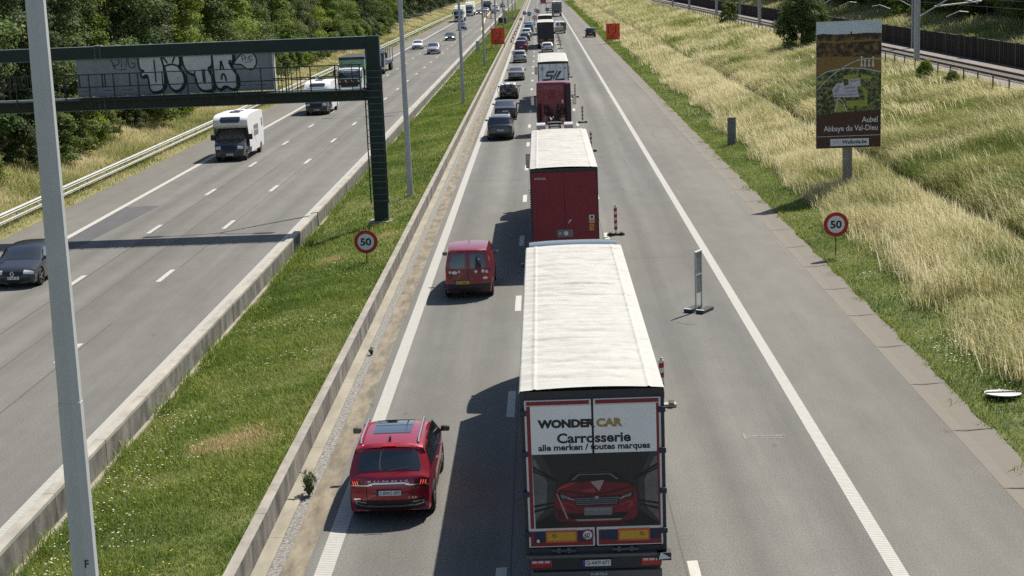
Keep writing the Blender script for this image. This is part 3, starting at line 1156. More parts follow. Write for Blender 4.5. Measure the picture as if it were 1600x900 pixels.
class Shell:
    """closed vehicle body: a side-view outline swept across the width, the width given by a function"""

    def __init__(s, top, L, H, w, belt, wheels=(), r=.36, zw=.33, zb=.24, tum=.20, taper=.10, crown=(.13, .035), it=2, lower=.05, cs=.22, tp=4):
        s.L, s.H, s.w, s.belt, s.tum, s.taper, s.lower, s.tp = L, H, w, belt, tum, taper, lower, tp
        p = [Vector(a) for a in top]
        for _ in range(it):
            q = [p[0]]
            for a, b in zip(p, p[1:]):
                q += [a.lerp(b, cs), a.lerp(b, 1 - cs)]
            q.append(p[-1])
            p = q
        # even out long stretches
        q = [p[0]]
        for a, b in zip(p, p[1:]):
            k = max(1, int((b - a).length / .16))
            q += [a.lerp(b, (i + 1) / k) for i in range(k)]
        s.p = q
        s.nt = len(q)
        under = []
        for yw in sorted(wheels, reverse=True):
            a0 = math.asin(max(-1, min(1, (zb - zw) / r)))
            for i in range(9):
                a = a0 + (math.pi - 2 * a0) * i / 8
                under.append(Vector((yw + r * math.cos(a), zw + r * math.sin(a))))
        allp = q + under
        n = len(allp)
        s.nn = []
        for i in range(n):
            d = (allp[(i + 1) % n] - allp[i - 1])
            d = d.normalized() if d.length > 1e-9 else Vector((0, 1))
            s.nn.append(Vector((-d.y, d.x)))
        s.all = allp
        s.cr = []
        for i in range(n):
            if i < s.nt:
                e = min(1, i / 4, (s.nt - 1 - i) / 4)
                s.cr.append((crown[0] * abs(s.nn[i].x) ** 1.5 + crown[1] * max(0, s.nn[i].y) ** 2) * (.4 + .6 * e))
            else:
                s.cr.append(0.)
        s.zs = max(a.y for a in under) + .03 if under else (zb + s.belt) / 2

    def W(s, y, z):
        f = 1 - s.taper * min(1, abs(y) / (s.L / 2)) ** s.tp
        if z > s.belt:
            f *= 1 - s.tum * ((z - s.belt) / (s.H - s.belt)) ** 1.15
        else:
            f *= 1 - s.lower * ((s.belt - z) / s.belt) ** 2
        return s.w * f

    def at(s, t, u, off=0.):
        i = int(max(0, min(s.nt - 2, math.floor(t))))
        f = t - i
        p = s.all[i].lerp(s.all[i + 1], f)
        n = s.nn[i].lerp(s.nn[i + 1], f)
        n = n.normalized() if n.length > 1e-6 else Vector((0, 1))
        c = s.cr[i] * (1 - f) + s.cr[i + 1] * f
        q = p - n * c * abs(u) ** 3.2 + n * off
        return (u * s.W(q.x, q.y), q.x, q.y)

    def body(s, name, mm, parent, ns=12, nk=5):
        us = []
        for j in range(ns + 1):
            u = -1 + 2 * j / ns
            us.append(math.copysign(1 - (1 - abs(u)) ** 1.6, u))
        n = len(s.all)
        b = MB()
        V = []
        for i in range(n):
            for u in us:
                q = s.all[i] - s.nn[i] * s.cr[i] * abs(u) ** 3.2
                V.append((u * s.W(q.x, q.y), q.x, q.y))
        m = ns + 1
        Fc = []
        for i in range(n):
            i2 = (i + 1) % n
            for j in range(ns):
                Fc.append((i * m + j, i * m + j + 1, i2 * m + j + 1, i2 * m + j))
        # sides
        ymin = min(a.x for a in s.all) + .5
        ymax = max(a.x for a in s.all) - .5
        for side, j in ((-1, 0), (1, ns)):
            prev = [i * m + j for i in range(n)]
            for k in range(1, nk + 1):
                cur = []
                for i in range(n):
                    _, y, z = V[i * m + j]
                    sy = min(max(y, ymin), ymax)
                    f = k / nk
                    yy, zz = y + (sy - y) * f, z + (s.zs - z) * f
                    cur.append(len(V))
                    V.append((side * s.W(yy, zz), yy, zz))
                for i in range(n):
                    i2 = (i + 1) % n
                    q = (prev[i], prev[i2], cur[i2], cur[i])
                    Fc.append(q if side < 0 else q[::-1])
                prev = cur
        b.add(V, Fc, mm)
        me = b.mesh(name)
        bm = bmesh.new()
        bm.from_mesh(me)
        bmesh.ops.remove_doubles(bm, verts=bm.verts[:], dist=.002)
        bmesh.ops.recalc_face_normals(bm, faces=bm.faces[:])
        bm.to_mesh(me)
        bm.free()
        me.polygons.foreach_set('use_smooth', [True] * len(me.polygons))
        me.set_sharp_from_angle(angle=R(38))
        return link(name, me, parent)

    def t_rear(s, z):
        for i in range(s.nt - 1):
            if s.all[i + 1].y >= z:
                d = s.all[i + 1].y - s.all[i].y
                return i + (max(0., (z - s.all[i].y)) / d if d > 1e-6 else 0)
        return s.nt / 2

    def t_front(s, z):
        for i in range(s.nt - 1, 0, -1):
            if s.all[i - 1].y >= z:
                d = s.all[i - 1].y - s.all[i].y
                return i - (max(0., (z - s.all[i].y)) / d if d > 1e-6 else 0)
        return s.nt / 2

    def t_y(s, y):
        best = None
        for i in range(s.nt - 1):
            a, c = s.all[i].x, s.all[i + 1].x
            if a <= y <= c and c - a > 1e-6:
                f = (y - a) / (c - a)
                z = s.all[i].y * (1 - f) + s.all[i + 1].y * f
                if best is None or z > best[0]:
                    best = (z, i + f)
        return best[1] if best else s.nt / 2

    def patch(s, mb, t0, t1, u0, u1, mm, off=.006, n=6, m=10, rnd=0., u0b=None, u1b=None):
        """a skin patch that lies on the outline surface; u0b/u1b give the extent at t1"""
        u0b = u0 if u0b is None else u0b
        u1b = u1 if u1b is None else u1b
        V = []
        for i in range(n + 1):
            f = i / n
            a, b = u0 + (u0b - u0) * f, u1 + (u1b - u1) * f
            k = rnd * abs(2 * f - 1) ** 6
            c, h = (a + b) / 2, (b - a) / 2 * (1 - k)
            for j in range(m + 1):
                V.append(s.at(t0 + (t1 - t0) * f, c + h * (2 * j / m - 1), off))
        Fc = [(i * (m + 1) + j, i * (m + 1) + j + 1, (i + 1) * (m + 1) + j + 1, (i + 1) * (m + 1) + j) for i in range(n) for j in range(m)]
        mb.add(V, Fc, mm)

    def side(s, mb, pts_b, pts_t, mm, off=.008, n=4, both=True, m=6):
        """side panel between a lower edge (y0,y1,z) and an upper edge (y0,y1,z)"""
        for sd in ((-1, 1) if both is True else (both,)):
            V = []
            for i in range(n + 1):
                f = i / n
                for j in range(m + 1):
                    g = j / m
                    yb, zb = pts_b[0][0] + (pts_b[1][0] - pts_b[0][0]) * g, pts_b[0][1] + (pts_b[1][1] - pts_b[0][1]) * g
                    yt, zt = pts_t[0][0] + (pts_t[1][0] - pts_t[0][0]) * g, pts_t[0][1] + (pts_t[1][1] - pts_t[0][1]) * g
                    y, z = yb + (yt - yb) * f, zb + (zt - zb) * f
                    V.append((sd * (s.W(y, z) + off), y, z))
            Fc = [(i * (m + 1) + j, i * (m + 1) + j + 1, (i + 1) * (m + 1) + j + 1, (i + 1) * (m + 1) + j) for i in range(n) for j in range(m)]
            if sd < 0:
                Fc = [q[::-1] for q in Fc]
            mb.add(V, Fc, mm)


WH = {}


def wheel(parent, x, y, r, wd, sd, rimm=None, key='car'):
    """tyre with its rim as a sub-part"""
    k = (round(r, 2), round(wd, 2), sd, key)
    if k not in WH:
        b = MB()
        n = 22
        prof = [(-wd / 2, r * .66), (-wd / 2, r * .9), (-wd * .40, r * .985), (-wd * .2, r), (wd * .2, r), (wd * .40, r * .985), (wd / 2, r * .9), (wd / 2, r * .66)]
        V, Fc = [], []
        for i in range(n):
            a = 2 * math.pi * i / n
            for px, pr in prof:
                V.append((px, pr * math.cos(a), pr * math.sin(a)))
        m = len(prof)
        for i in range(n):
            for j in range(m - 1):
                Fc.append((i * m + j, ((i + 1) % n) * m + j, ((i + 1) % n) * m + j + 1, i * m + j + 1))
        b.add(V, Fc, m_tyre)
        tm = b.mesh('wheel', 50)
        c = MB()
        xo = sd * wd * .36
        c.tube((xo - sd * .09, 0, 0), (xo - sd * .05, 0, 0), r * .67, m_black, n=22)
        sp = 5 if key == 'car' else 8
        for i in range(sp):
            a = 2 * math.pi * i / sp
            d = Vector((0, math.cos(a), math.sin(a)))
            c.bar(Vector((xo, 0, 0)) + d * .03, Vector((xo, 0, 0)) + d * r * .62, .05 if key == 'car' else .09, .03, m_alloy)
        for i in range(22):
            a, e = 2 * math.pi * i / 22, 2 * math.pi * (i + 1) / 22
            c.add([(xo, r * .60 * math.cos(a), r * .60 * math.sin(a)), (xo, r * .60 * math.cos(e), r * .60 * math.sin(e)), (xo, r * .67 * math.cos(e), r * .67 * math.sin(e)), (xo, r * .67 * math.cos(a), r * .67 * math.sin(a))], [(0, 1, 2, 3)], m_alloy)
        c.tube((xo - sd * .03, 0, 0), (xo + sd * .012, 0, 0), r * .14, m_alloy, n=10)
        WH[k] = (tm, c.mesh('rim', 40))
    o = link('wheel', WH[k][0], parent, (x, y, r))
    link('rim', WH[k][1], o)
    return o


def mirrors(parent, sh, y, z, mm, sc=1., out=.12):
    for sd in (-1, 1):
        b = MB()
        x = sd * (sh.W(y, z) + out)
        b.box(x - .10 * sc, x + .10 * sc, y - .05 * sc, y + .06 * sc, z - .055 * sc, z + .075 * sc, mm, .03 * sc)
        b.box(*sorted((x, sd * (sh.W(y, z) - .02))), y - .0, y + .05, z - .05, z - .02, m_black)
        b.rect(x - .085 * sc, x + .085 * sc, z - .045 * sc, z + .065 * sc, y - .052 * sc, m_glass)
        b.build('mirror', parent, 40)


def plate(parent, y, z, face, txt=None, yellow=False, x=0., w_=.52, h=.11, tilt=0.):
    """number plate on the rear (face -1) or front (face 1)"""
    b = MB()
    base = m_platey if yellow else m_plate
    b.box(x - w_ / 2 - .01, x + w_ / 2 + .01, min(y, y - face * .02), max(y, y - face * .02), z - h / 2 - .01, z + h / 2 + .01, m_black)
    yy = y + face * .003
    fl = face > 0
    b.rect(x - w_ / 2, x + w_ / 2, z - h / 2, z + h / 2, yy, base, fl)
    b.rect(x - w_ / 2 * face * -1 if fl else x - w_ / 2, (x + w_ / 2 - .05) if fl else x - w_ / 2 + .05, z - h / 2, z + h / 2, yy + face * .002, m_blue, fl)
    if txt:
        text_mesh(b, txt, x - w_ / 2 + .07, x + w_ / 2 - .02, z - h * .34, z + h * .34, yy + face * .002, m_ink if not fl else m_ink, .012, fl)
    else:
        for i in range(7):
            if i in (1, 4):
                continue
            xx = x - w_ / 2 + .09 + i * .058
            b.rect(xx, xx + .034, z - h * .3, z + h * .3, yy + face * .002, m_ink, fl)
    return b.build('number_plate', parent)


TYPES = {
    # L, H, width, belt, outline(y from rear to front), wheels, rear window z range, windshield (z0,z1), side window panes
    'suv': dict(L=4.5, H=1.66, w=.92, belt=1.06, top=[(-2.06, .26), (-2.20, .42), (-2.25, .62), (-2.22, .86), (-2.17, 1.02), (-2.06, 1.12), (-1.80, 1.50), (-1.72, 1.60), (-1.1, 1.66), (-.2, 1.66), (.35, 1.58), (1.15, 1.10), (1.30, 1.06), (1.95, .95), (2.18, .80), (2.25, .55), (2.15, .26)],
                wheels=(-1.35, 1.35), tum=.25, taper=.13, crown=(.20, .04), rw=(1.15, 1.50), rws=.82, ws=(1.13, 1.56), panes=[((-1.72, -1.02), (-1.52, -1.02), 1.10, 1.47), ((-.96, -.02), (-.96, -.02), 1.09, 1.52), ((.04, .98), (.04, .42), 1.08, 1.52)], r=.35),
    'hatch': dict(L=4.1, H=1.45, w=.88, belt=.94, crown=(.22, .05), tum=.25, taper=.13, top=[(-1.88, .24), (-2.02, .40), (-2.05, .58), (-2.02, .80), (-1.95, .96), (-1.60, 1.30), (-1.48, 1.38), (-.9, 1.45), (-.2, 1.45), (.30, 1.37), (1.08, .97), (1.25, .93), (1.80, .80), (2.00, .66), (2.05, .46), (1.95, .22)],
                  wheels=(-1.27, 1.27), rw=(1.00, 1.32), rws=.82, ws=(1.00, 1.35), panes=[((-1.42, -.90), (-1.28, -.90), 1.00, 1.26), ((-.84, -.02), (-.84, -.02), .98, 1.33), ((.04, .92), (.04, .38), .97, 1.33)], r=.34),
    'sedan': dict(L=4.6, H=1.44, w=.90, belt=.93, top=[(-2.12, .24), (-2.27, .42), (-2.30, .62), (-2.26, .86), (-2.16, .98), (-1.62, 1.04), (-.95, 1.36), (-.6, 1.43), (-.05, 1.44), (.35, 1.37), (1.10, .98), (1.30, .93), (2.00, .80), (2.22, .66), (2.30, .46), (2.20, .22)],
                  wheels=(-1.40, 1.42), rw=(1.07, 1.34), rws=.80, ws=(1.00, 1.34), panes=[((-1.30, -.75), (-.90, -.75), .99, 1.28), ((-.70, .04), (-.70, .04), .98, 1.32), ((.10, .96), (.10, .44), .97, 1.32)], r=.34),
    'wagon': dict(L=4.65, H=1.50, w=.90, belt=.96, top=[(-2.14, .24), (-2.28, .42), (-2.32, .62), (-2.28, .86), (-2.20, 1.00), (-1.95, 1.34), (-1.86, 1.42), (-1.1, 1.50), (-.1, 1.49), (.35, 1.40), (1.12, 1.00), (1.32, .95), (2.02, .82), (2.25, .68), (2.32, .46), (2.22, .22)],
                  wheels=(-1.40, 1.42), rw=(1.04, 1.36), rws=.82, ws=(1.02, 1.37), panes=[((-1.80, -1.02), (-1.64, -1.02), 1.02, 1.32), ((-.96, -.02), (-.96, -.02), 1.00, 1.36), ((.04, .98), (.04, .44), .99, 1.36)], r=.34),
    'van': dict(L=4.15, H=1.81, w=.86, belt=1.05, top=[(-1.96, .26), (-2.05, .40), (-2.07, .60), (-2.06, 1.05), (-1.96, 1.66), (-1.90, 1.76), (-1.2, 1.81), (-.2, 1.80), (.30, 1.70), (1.05, 1.12), (1.22, 1.06), (1.85, .88), (2.02, .72), (2.07, .5), (1.97, .26)],
                wheels=(-1.32, 1.36), rw=(1.12, 1.60), rws=.82, ws=(1.15, 1.68), panes=[((.0, .88), (.0, .36), 1.12, 1.60)], r=.33),
}


def car(kind_, name, label, x, y, colr, facing=1, group=None, rear_at=True, glass=None, lit=False, tail=None, plate_txt=None, cat='car', roof=None, lights=True, yellow=False, rails=False, sc=1., lampz=None):
    """y is where the end that faces the camera stands on the road"""
    T = TYPES[kind_]
    L, H, w_, belt = T['L'], T['H'], T['w'], T['belt']
    t = thing(name, label, cat, (x, y + L / 2 * sc, 0), 0 if facing > 0 else math.pi, group)
    t.scale = (sc, sc, sc)
    sh = Shell(T['top'], L, H, w_, belt, T['wheels'], T['r'] + .055, T['r'], .24, tum=T.get('tum', .21), taper=T.get('taper', .11), crown=T.get('crown', (.15, .035)))
    sh.body('body', colr, t)
    g = glass or m_glass
    b = MB()
    z0, z1 = T['rw']
    if kind_ == 'van':
        for a, c in ((-.80, -.13), (.13, .80)):
            b = MB()
            sh.patch(b, sh.t_rear(z0), sh.t_rear(z1), a, c, g, .006, 6, 6, .06)
            b.build('rear_window', t, 40)
    else:
        sh.patch(b, sh.t_rear(z0), sh.t_rear(z1), -T['rws'], T['rws'], g, .006, 6, 12, .05)
        b.build('rear_window', t, 40)
    b = MB()
    z0, z1 = T['ws']
    sh.patch(b, sh.t_front(z1), sh.t_front(z0), -.84, .84, g, .006, 7, 12, .05, -.88, .88)
    b.build('windshield', t, 40)
    for (bo, to, za, zc) in T['panes']:
        for sd in (-1, 1):
            b = MB()
            sh.side(b, ((bo[0], za), (bo[1], za)), ((to[0], zc), (to[1], zc)), g, .010, both=sd)
            b.build('side_window', t, 40)
    # bumpers and sills in black plastic
    b = MB()
    sh.patch(b, sh.t_rear(.28), sh.t_rear(.52 if name == 'suv' else .46), -.92, .92, m_black, .008, 4, 14)
    b.build('rear_bumper', t, 40)
    b = MB()
    sh.patch(b, sh.t_front(.42), sh.t_front(.27), -.82, .82, m_black, .008, 3, 14)
    sh.patch(b, sh.t_front(.66), sh.t_front(.52), -.52, .52, m_black, .008, 3, 10, .05)
    b.build('grille', t, 40)
    zl = lampz or belt - .14
    tl = tail or m_tail
    for sd in (-1, 1):
        b = MB()
        u = sorted((sd * .66, sd * 1.0)) if kind_ != 'van' else sorted((sd * .90, sd * 1.0))
        h0, h1 = (zl - .10, zl + .07) if kind_ != 'van' else (.72, 1.0)
        sh.patch(b, sh.t_rear(h0), sh.t_rear(h1), *u, tl, .010, 4, 6, .03)
        b.build('taillight', t, 40)
        b = MB()
        u = sorted((sd * .52, sd * .98))
        hz = belt - .28
        sh.patch(b, sh.t_front(hz + .07), sh.t_front(hz - .07), *u, m_lamp_on if lit else m_head, .010, 4, 6, .05)
        b.build('headlight', t, 40)
    if kind_ == 'van':
        plate(t, -L / 2 - .012, .62, -1, plate_txt, yellow, x=-.22)
    else:
        plate(t, -L / 2 - .03, zl - .20 if kind_ != 'sedan' else .70, -1, plate_txt, yellow)
    plate(t, L / 2 + .02, .44, 1, None, yellow)
    for yw in T['wheels']:
        for sd in (-1, 1):
            wheel(t, sd * (w_ - .125), yw, T['r'], .22, sd)
    mirrors(t, sh, T['panes'][-1][0][1] - .02, belt + .07, colr if kind_ != 'van' and name != 'suv' else m_black)
    if rails:
        for sd in (-1, 1):
            b = MB()
            zz = H + .02
            xx = sd * w_ * (1 - T.get('tum', .20)) * .90
            b.path([(xx, -1.55, H - .06), (xx, -1.45, zz), (xx, .05, zz), (xx, .18, H - .06)], .022, m_alloy)
            b.build('roof_rail', t, 40)
    return t, sh


# ------------------------------------------------------------------ the queue: left lane
LG_Q = 'cars queueing in the left lane'
p_red = paint('paint_cherry_red', (.30, .012, .028), .25, .3)
p_red2 = paint('paint_signal_red', (.20, .011, .020), .0, .35)
p_grey = paint('paint_grey', (.085, .085, .088), .5)
p_dgrey = paint('paint_dark_grey', (.035, .037, .042), .5)
p_black = paint('paint_black', (.012, .012, .014), .3)
p_silver = paint('paint_silver', (.42, .42, .43), .6)
p_white = paint('paint_white', (.72, .72, .71), .0)
p_maroon = paint('paint_maroon', (.13, .012, .022), .3)
p_blue = paint('paint_blue', (.03, .07, .17), .4)
p_green = paint('paint_dark_green', (.022, .040, .034), .4)
p_beige = paint('paint_greige', (.20, .19, .175), .5)
p_lblue = paint('paint_pale_blue', (.28, .36, .46), .4)

# the red SUV in front
t, sh = car('suv', 'suv', 'cherry red SUV with silver roof rails and dark sunroof, nearest in the left lane', -3.44, 29.65, p_red, 1, LG_Q, sc=.97, tail=m_taild, plate_txt='2-BWC-097', rails=True)
b = MB()
sh.patch(b, sh.t_y(-1.02), sh.t_y(.12), -.60, .60, m_glass, .008, 8, 10, .03)
sh.patch(b, sh.t_y(-.46), sh.t_y(-.43), -.60, .60, m_black, .012, 1, 10)
b.build('sunroof', t, 40)
b = MB()
b.box(-.02, .02, -1.50, -1.36, 1.63, 1.72, m_black, .01)
b.build('antenna', t)
b = MB()
sh.patch(b, sh.t_rear(.895), sh.t_rear(.925), -.44, .44, m_chrome, .022, 1, 10)
sh.patch(b, sh.t_rear(.86), sh.t_rear(.885), -.98, -.52, m_chrome, .02, 1, 8)
sh.patch(b, sh.t_rear(.86), sh.t_rear(.885), .52, .98, m_chrome, .02, 1, 8)
for sd in (-1, 1):
    sh.patch(b, sh.t_rear(.87), sh.t_rear(.91), *sorted((sd * .44, sd * .53)), m_chrome, .02, 1, 3)
b.build('chrome_strip', t)
b = MB()
text_mesh(b, 'S U N D I S', -.44, .42, .958, .996, -2.258, m_chrome, .01)
text_mesh(b, '1.5T', .42, .60, .60, .64, -2.30, m_chrome, .01)
b.rect(-.74, -.60, .60, .635, -2.30, m_chrome)
b.build('badge', t)
for sd in (-1, 1):
    b = MB()
    for k in range(3):
        u = sd * (.80 + .055 * k)
        sh.patch(b, sh.t_rear(.86), sh.t_rear(.985), *sorted((u - .012, u + .012)), m_glow, .014, 2, 2, 0, *sorted((u - .012 + sd * .03, u + .012 + sd * .03)))
    b.build('lamp_strip', t)
b = MB()
sh.patch(b, sh.t_rear(.40), sh.t_rear(.44), -.62, .62, m_alloy, .03, 1, 12)
for sd in (-1, 1):
    for (a0, a1, c0, c1) in ((.39, .41, .62, .88), (.48, .50, .62, .88)):
        sh.patch(b, sh.t_rear(a0), sh.t_rear(a1), *sorted((sd * c0, sd * c1)), m_alloy, .03, 1, 6)
    sh.patch(b, sh.t_rear(.39), sh.t_rear(.50), *sorted((sd * .86, sd * .90)), m_alloy, .03, 2, 2)
    sh.patch(b, sh.t_rear(.41), sh.t_rear(.48), *sorted((sd * .64, sd * .85)), m_black, .026, 2, 4)
b.build('skid_plate', t, 40)
b = MB()
sh.patch(b, sh.t_rear(1.555), sh.t_rear(1.60), -.78, .78, p_red, .035, 2, 12)
sh.patch(b, sh.t_rear(1.565), sh.t_rear(1.59), -.22, .22, m_tail, .042, 1, 6)
b.build('spoiler', t, 40)
b = MB()
for u in (-.60, .60):
    sh.patch(b, sh.t_rear(.53), sh.t_rear(.86), u - .006, u + .006, m_black, .009, 6, 1)
sh.patch(b, sh.t_rear(.535), sh.t_rear(.545), -.60, .60, m_black, .009, 1, 12)
sh.patch(b, sh.t_rear(.70), sh.t_rear(.706), -.60, .60, m_black, .009, 1, 12)
for yy in (-.99, .01, 1.0):
    sh.side(b, ((yy - .007, .34), (yy + .007, .34)), ((yy - .007, 1.08), (yy + .007, 1.08)), m_black, .006, n=5, m=1)
b.build('panel_gap', t)
b = MB()
sh.side(b, ((-.92, .33), (.92, .33)), ((-.92, .44), (.92, .44)), m_black, .012, n=2, m=8)
sh.side(b, ((-.90, .45), (.90, .45)), ((-.90, .475), (.90, .475)), m_alloy, .014, n=1, m=8)
b.build('sill', t)
b = MB()
for yy in (-.55, .45):
    for sd in (-1, 1):
        x_ = sd * (sh.W(yy, .93) + .012)
        b.box(x_ - .014, x_ + .014, yy - .10, yy + .10, .915, .945, p_red)
b.build('door_handle', t)
b = MB()
b.tube((.02, -2.155, 1.18), (.42, -2.105, 1.22), .016, m_black, n=6)
b.build('rear_wiper', t)

# the little red van
t, sh = car('van', 'small_van', 'small dark red van with two rear windows, white stickers and yellow number plate', -2.82, 51.75, p_red2, 1, LG_Q, plate_txt='01-VGB-7', yellow=True, cat='van', lights=True)
for (cx, cz, rx, rz) in ((-.62, .995, .05, .045), (-.46, .975, .10, .06), (-.30, 1.005, .045, .04), (.28, .995, .055, .055), (.52, 1.01, .05, .065), (.66, .99, .055, .05), (.60, .77, .09, .05)):
    b = MB()
    b.poly([(cx + rx * math.cos(k * .5236), cz + rz * math.sin(k * .5236)) for k in range(12)], -2.085, m_plate)
    b.build('sticker', t)
b = MB()
b.rect(.70, .76, .98, 1.07, -2.085, m_blue)
b.build('sticker', t)
b = MB()
sh.patch(b, sh.t_rear(.50), sh.t_rear(1.70), -.012, .012, m_black, .006, 10, 1)
sh.patch(b, sh.t_rear(.30), sh.t_rear(.54), -.98, .98, m_black, .03, 3, 14)
b.build('door_gap', t)
b = MB()
b.box(-.62, -.10, -1.965, -1.955, 1.16, 1.33, mat('grey_cloth', (.20, .27, .26), .9))
b.build('luggage', t)

t, sh = car('suv', 'suv', 'grey SUV with black rear window directly behind a dark saloon', -3.02, 103.8, p_grey, 1, LG_Q, tail=m_taild, rails=True)
car('sedan', 'saloon_car', 'dark blue-black saloon between the grey SUV and the bicycle carrier', -3.0, 118.9, p_dgrey, 1, LG_Q, tail=m_taild)
t, sh = car('hatch', 'hatchback', 'black hatchback with white roof and two bicycles on a rear carrier', -3.12, 138.9, p_black, 1, LG_Q)
b = MB()
sh.patch(b, sh.t_y(-1.50), sh.t_y(.30), -.97, .97, p_white, .008, 10, 12)
b.build('roof', t, 40)
cr = thing('bicycle_carrier', 'black bicycle carrier clamped to the tow bar of the white roofed hatchback', 'bicycle carrier', (-3.12, 138.75, 0))
b = MB()
b.box(-.62, .62, -.38, -.30, .50, .56, m_black)
b.box(-.62, .62, -.14, -.06, .50, .56, m_black)
b.box(-.06, .06, -.4, .15, .42, .50, m_black)
b.box(-.60, .60, -.46, -.42, .36, .50, m_black)
b.path([(-.2, -.05, .5), (-.2, -.05, 1.15), (.2, -.05, 1.15), (.2, -.05, .5)], .02, m_black)
b.build('frame', cr)
b = MB()
for sd in (-1, 1):
    b.rect(sd * .5 - .09, sd * .5 + .09, .38, .48, -.465, m_tail)
b.build('taillight', cr)


def bicycle(name, label, x, y, z, fr, flip):
    t = thing(name, label, 'bicycle', (x, y, z), math.pi if flip else 0, 'bicycles on the carrier')
    for cx in (-.53, .53):
        b = MB()
        n = 22
        for i in range(n):
            a, e = 2 * math.pi * i / n, 2 * math.pi * (i + 1) / n
            b.tube((cx + .34 * math.cos(a), 0, .36 + .34 * math.sin(a)), (cx + .34 * math.cos(e), 0, .36 + .34 * math.sin(e)), .02, m_tyre, n=5, caps=False)
        for i in range(8):
            a = math.pi * i / 8
            b.tube((cx + .33 * math.cos(a), 0, .36 + .33 * math.sin(a)), (cx - .33 * math.cos(a), 0, .36 - .33 * math.sin(a)), .004, m_alloy, n=4, caps=False)
        b.build('wheel', t)
    b = MB()
    for p, q in (((-.53, .36), (-.08, .36)), ((-.53, .36), (-.2, .86)), ((-.08, .36), (-.22, .92)), ((-.2, .84), (.34, .86)), ((-.08, .36), (.36, .80)), ((.34, .95), (.53, .36))):
        b.tube((p[0], 0, p[1]), (q[0], 0, q[1]), .024, fr, n=7)
    b.build('frame', t)
    b = MB()
    b.box(-.34, -.12, -.06, .06, .93, .98, m_black, .015)
    b.build('saddle', t)
    b = MB()
    b.path([(.34, -.25, 1.02), (.36, 0, .98), (.34, .25, 1.02)], .016, m_black)
    b.build('handlebar', t)


bicycle('bicycle', 'dark bicycle strapped nearer the white roofed hatchback', -3.26, 138.65, .55, m_black, False)
bicycle('bicycle', 'red and black bicycle on the outer rail of the carrier', -2.98, 138.41, .55, p_maroon, True)

car('sedan', 'saloon_car', 'greyish beige saloon alone in the gap ahead of the bicycle carrier', -2.80, 163.6, p_beige, 1, LG_Q)
car('suv', 'crossover_car', 'silver crossover car with dark rear window in the left lane', -2.85, 197.6, p_silver, 1, LG_Q, sc=.97)
car('suv', 'suv', 'maroon SUV queueing left of the black trailer', -3.02, 226.4, p_maroon, 1, LG_Q, sc=1.02)
car('hatch', 'hatchback', 'dark hatchback just ahead of the maroon SUV', -3.05, 246, p_green, 1, LG_Q)
car('hatch', 'hatchback', 'grey hatchback wedged between a dark and a white car', -2.75, 264, p_grey, 1, LG_Q)
car('suv', 'crossover_car', 'white crossover car in the far part of the left lane', -2.62, 280, p_white, 1, LG_Q)
car('suv', 'crossover_car', 'blue crossover car near the head of the left queue', -2.35, 304, p_blue, 1, LG_Q)
car('wagon', 'estate_car', 'pale blue estate car at the head of the left queue', -2.45, 325, p_lblue, 1, LG_Q)
car('hatch', 'hatchback', 'silver-white hatchback in the middle lane hidden up to its roof behind the lettered trailer', .85, 222.5, p_white, 1, None)
car('suv', 'suv', 'black SUV driving alone on the hard shoulder', 8.70, 269.5, p_black, 1, None)

# ------------------------------------------------------------------ oncoming cars
OC = 'oncoming cars'
t, sh = car('hatch', 'hatchback', 'dark grey hatchback passing behind the big lamp post on the left', -20.45, 56.5, paint('paint_slate', (.04, .044, .052), .4), -1, OC)
b = MB()
dm = [(0, .70), (.07, .60), (0, .50), (-.07, .60)]
b.stroke(dm, .03, 2.085, m_chrome, True)
for i in range(len(b.f)):
    b.f[i] = b.f[i][::-1]
b.build('badge', t)
car('hatch', 'sports_car', 'low white car in the right lane of the oncoming traffic', -20.1, 248.5, p_white, -1, OC)
car('suv', 'suv', 'silver SUV in the middle of the oncoming carriageway', -16.25, 229.5, p_silver, -1, OC, sc=1.03)
car('sedan', 'saloon_car', 'dark green saloon with lit headlights oncoming', -16.55, 278.5, p_green, -1, OC, lit=True)
car('suv', 'suv', 'dark blue grey SUV oncoming in front of the white lorries', -17.0, 332, p_blue, -1, OC)
car('sedan', 'saloon_car', 'dark saloon far off with lit headlights by the roadworks', -18.7, 470, p_dgrey, -1, OC, lit=True)
car('hatch', 'hatchback', 'light grey hatchback far off behind the dark saloon', -17.6, 500, p_silver, -1, OC)
car('hatch', 'hatchback', 'dark hatchback close to the median far off', -14.3, 470, p_dgrey, -1, OC)
car('suv', 'crossover_car', 'silver crossover close to the median far off', -14.0, 494, p_silver, -1, OC)
car('suv', 'suv', 'black SUV farthest off beside the median', -13.6, 560, p_black, -1, OC)
car('hatch', 'hatchback', 'white hatchback farthest off in the oncoming middle lane', -17.3, 590, p_white, -1, OC)
# ------------------------------------------------------------------ lorries seen from behind
m_tarp = mat('white_tarpaulin', (.43, .417, .375), .7, var=.05, vscale=.9, bump=.08, bscale=7)
m_frame = mat('trailer_frame', (.030, .031, .034), .5)
m_curt = mat('grey_curtain', (.30, .32, .34), .6, var=.08, vscale=1)
m_doorw = mat('door_white', (.80, .79, .77), .45, var=.03, vscale=2)
m_redrim = mat('red_trim', (.21, .016, .018), .45)
m_whiterim = mat('white_trim', (.60, .58, .58), .5)
m_navy = mat('navy_panel', (.012, .022, .06), .45)
m_orange = mat('orange_reflector', (.55, .10, .03), .4)
m_yellow = mat('yellow_reflector', (.55, .31, .03), .4)
m_gold = mat('gold_print', (.36, .25, .09), .5)
m_chass = mat('chassis', (.028, .028, .028), .7, var=.3, vscale=5)
m_steel = mat('steel_bar', (.12, .12, .12), .45, metal=.4)


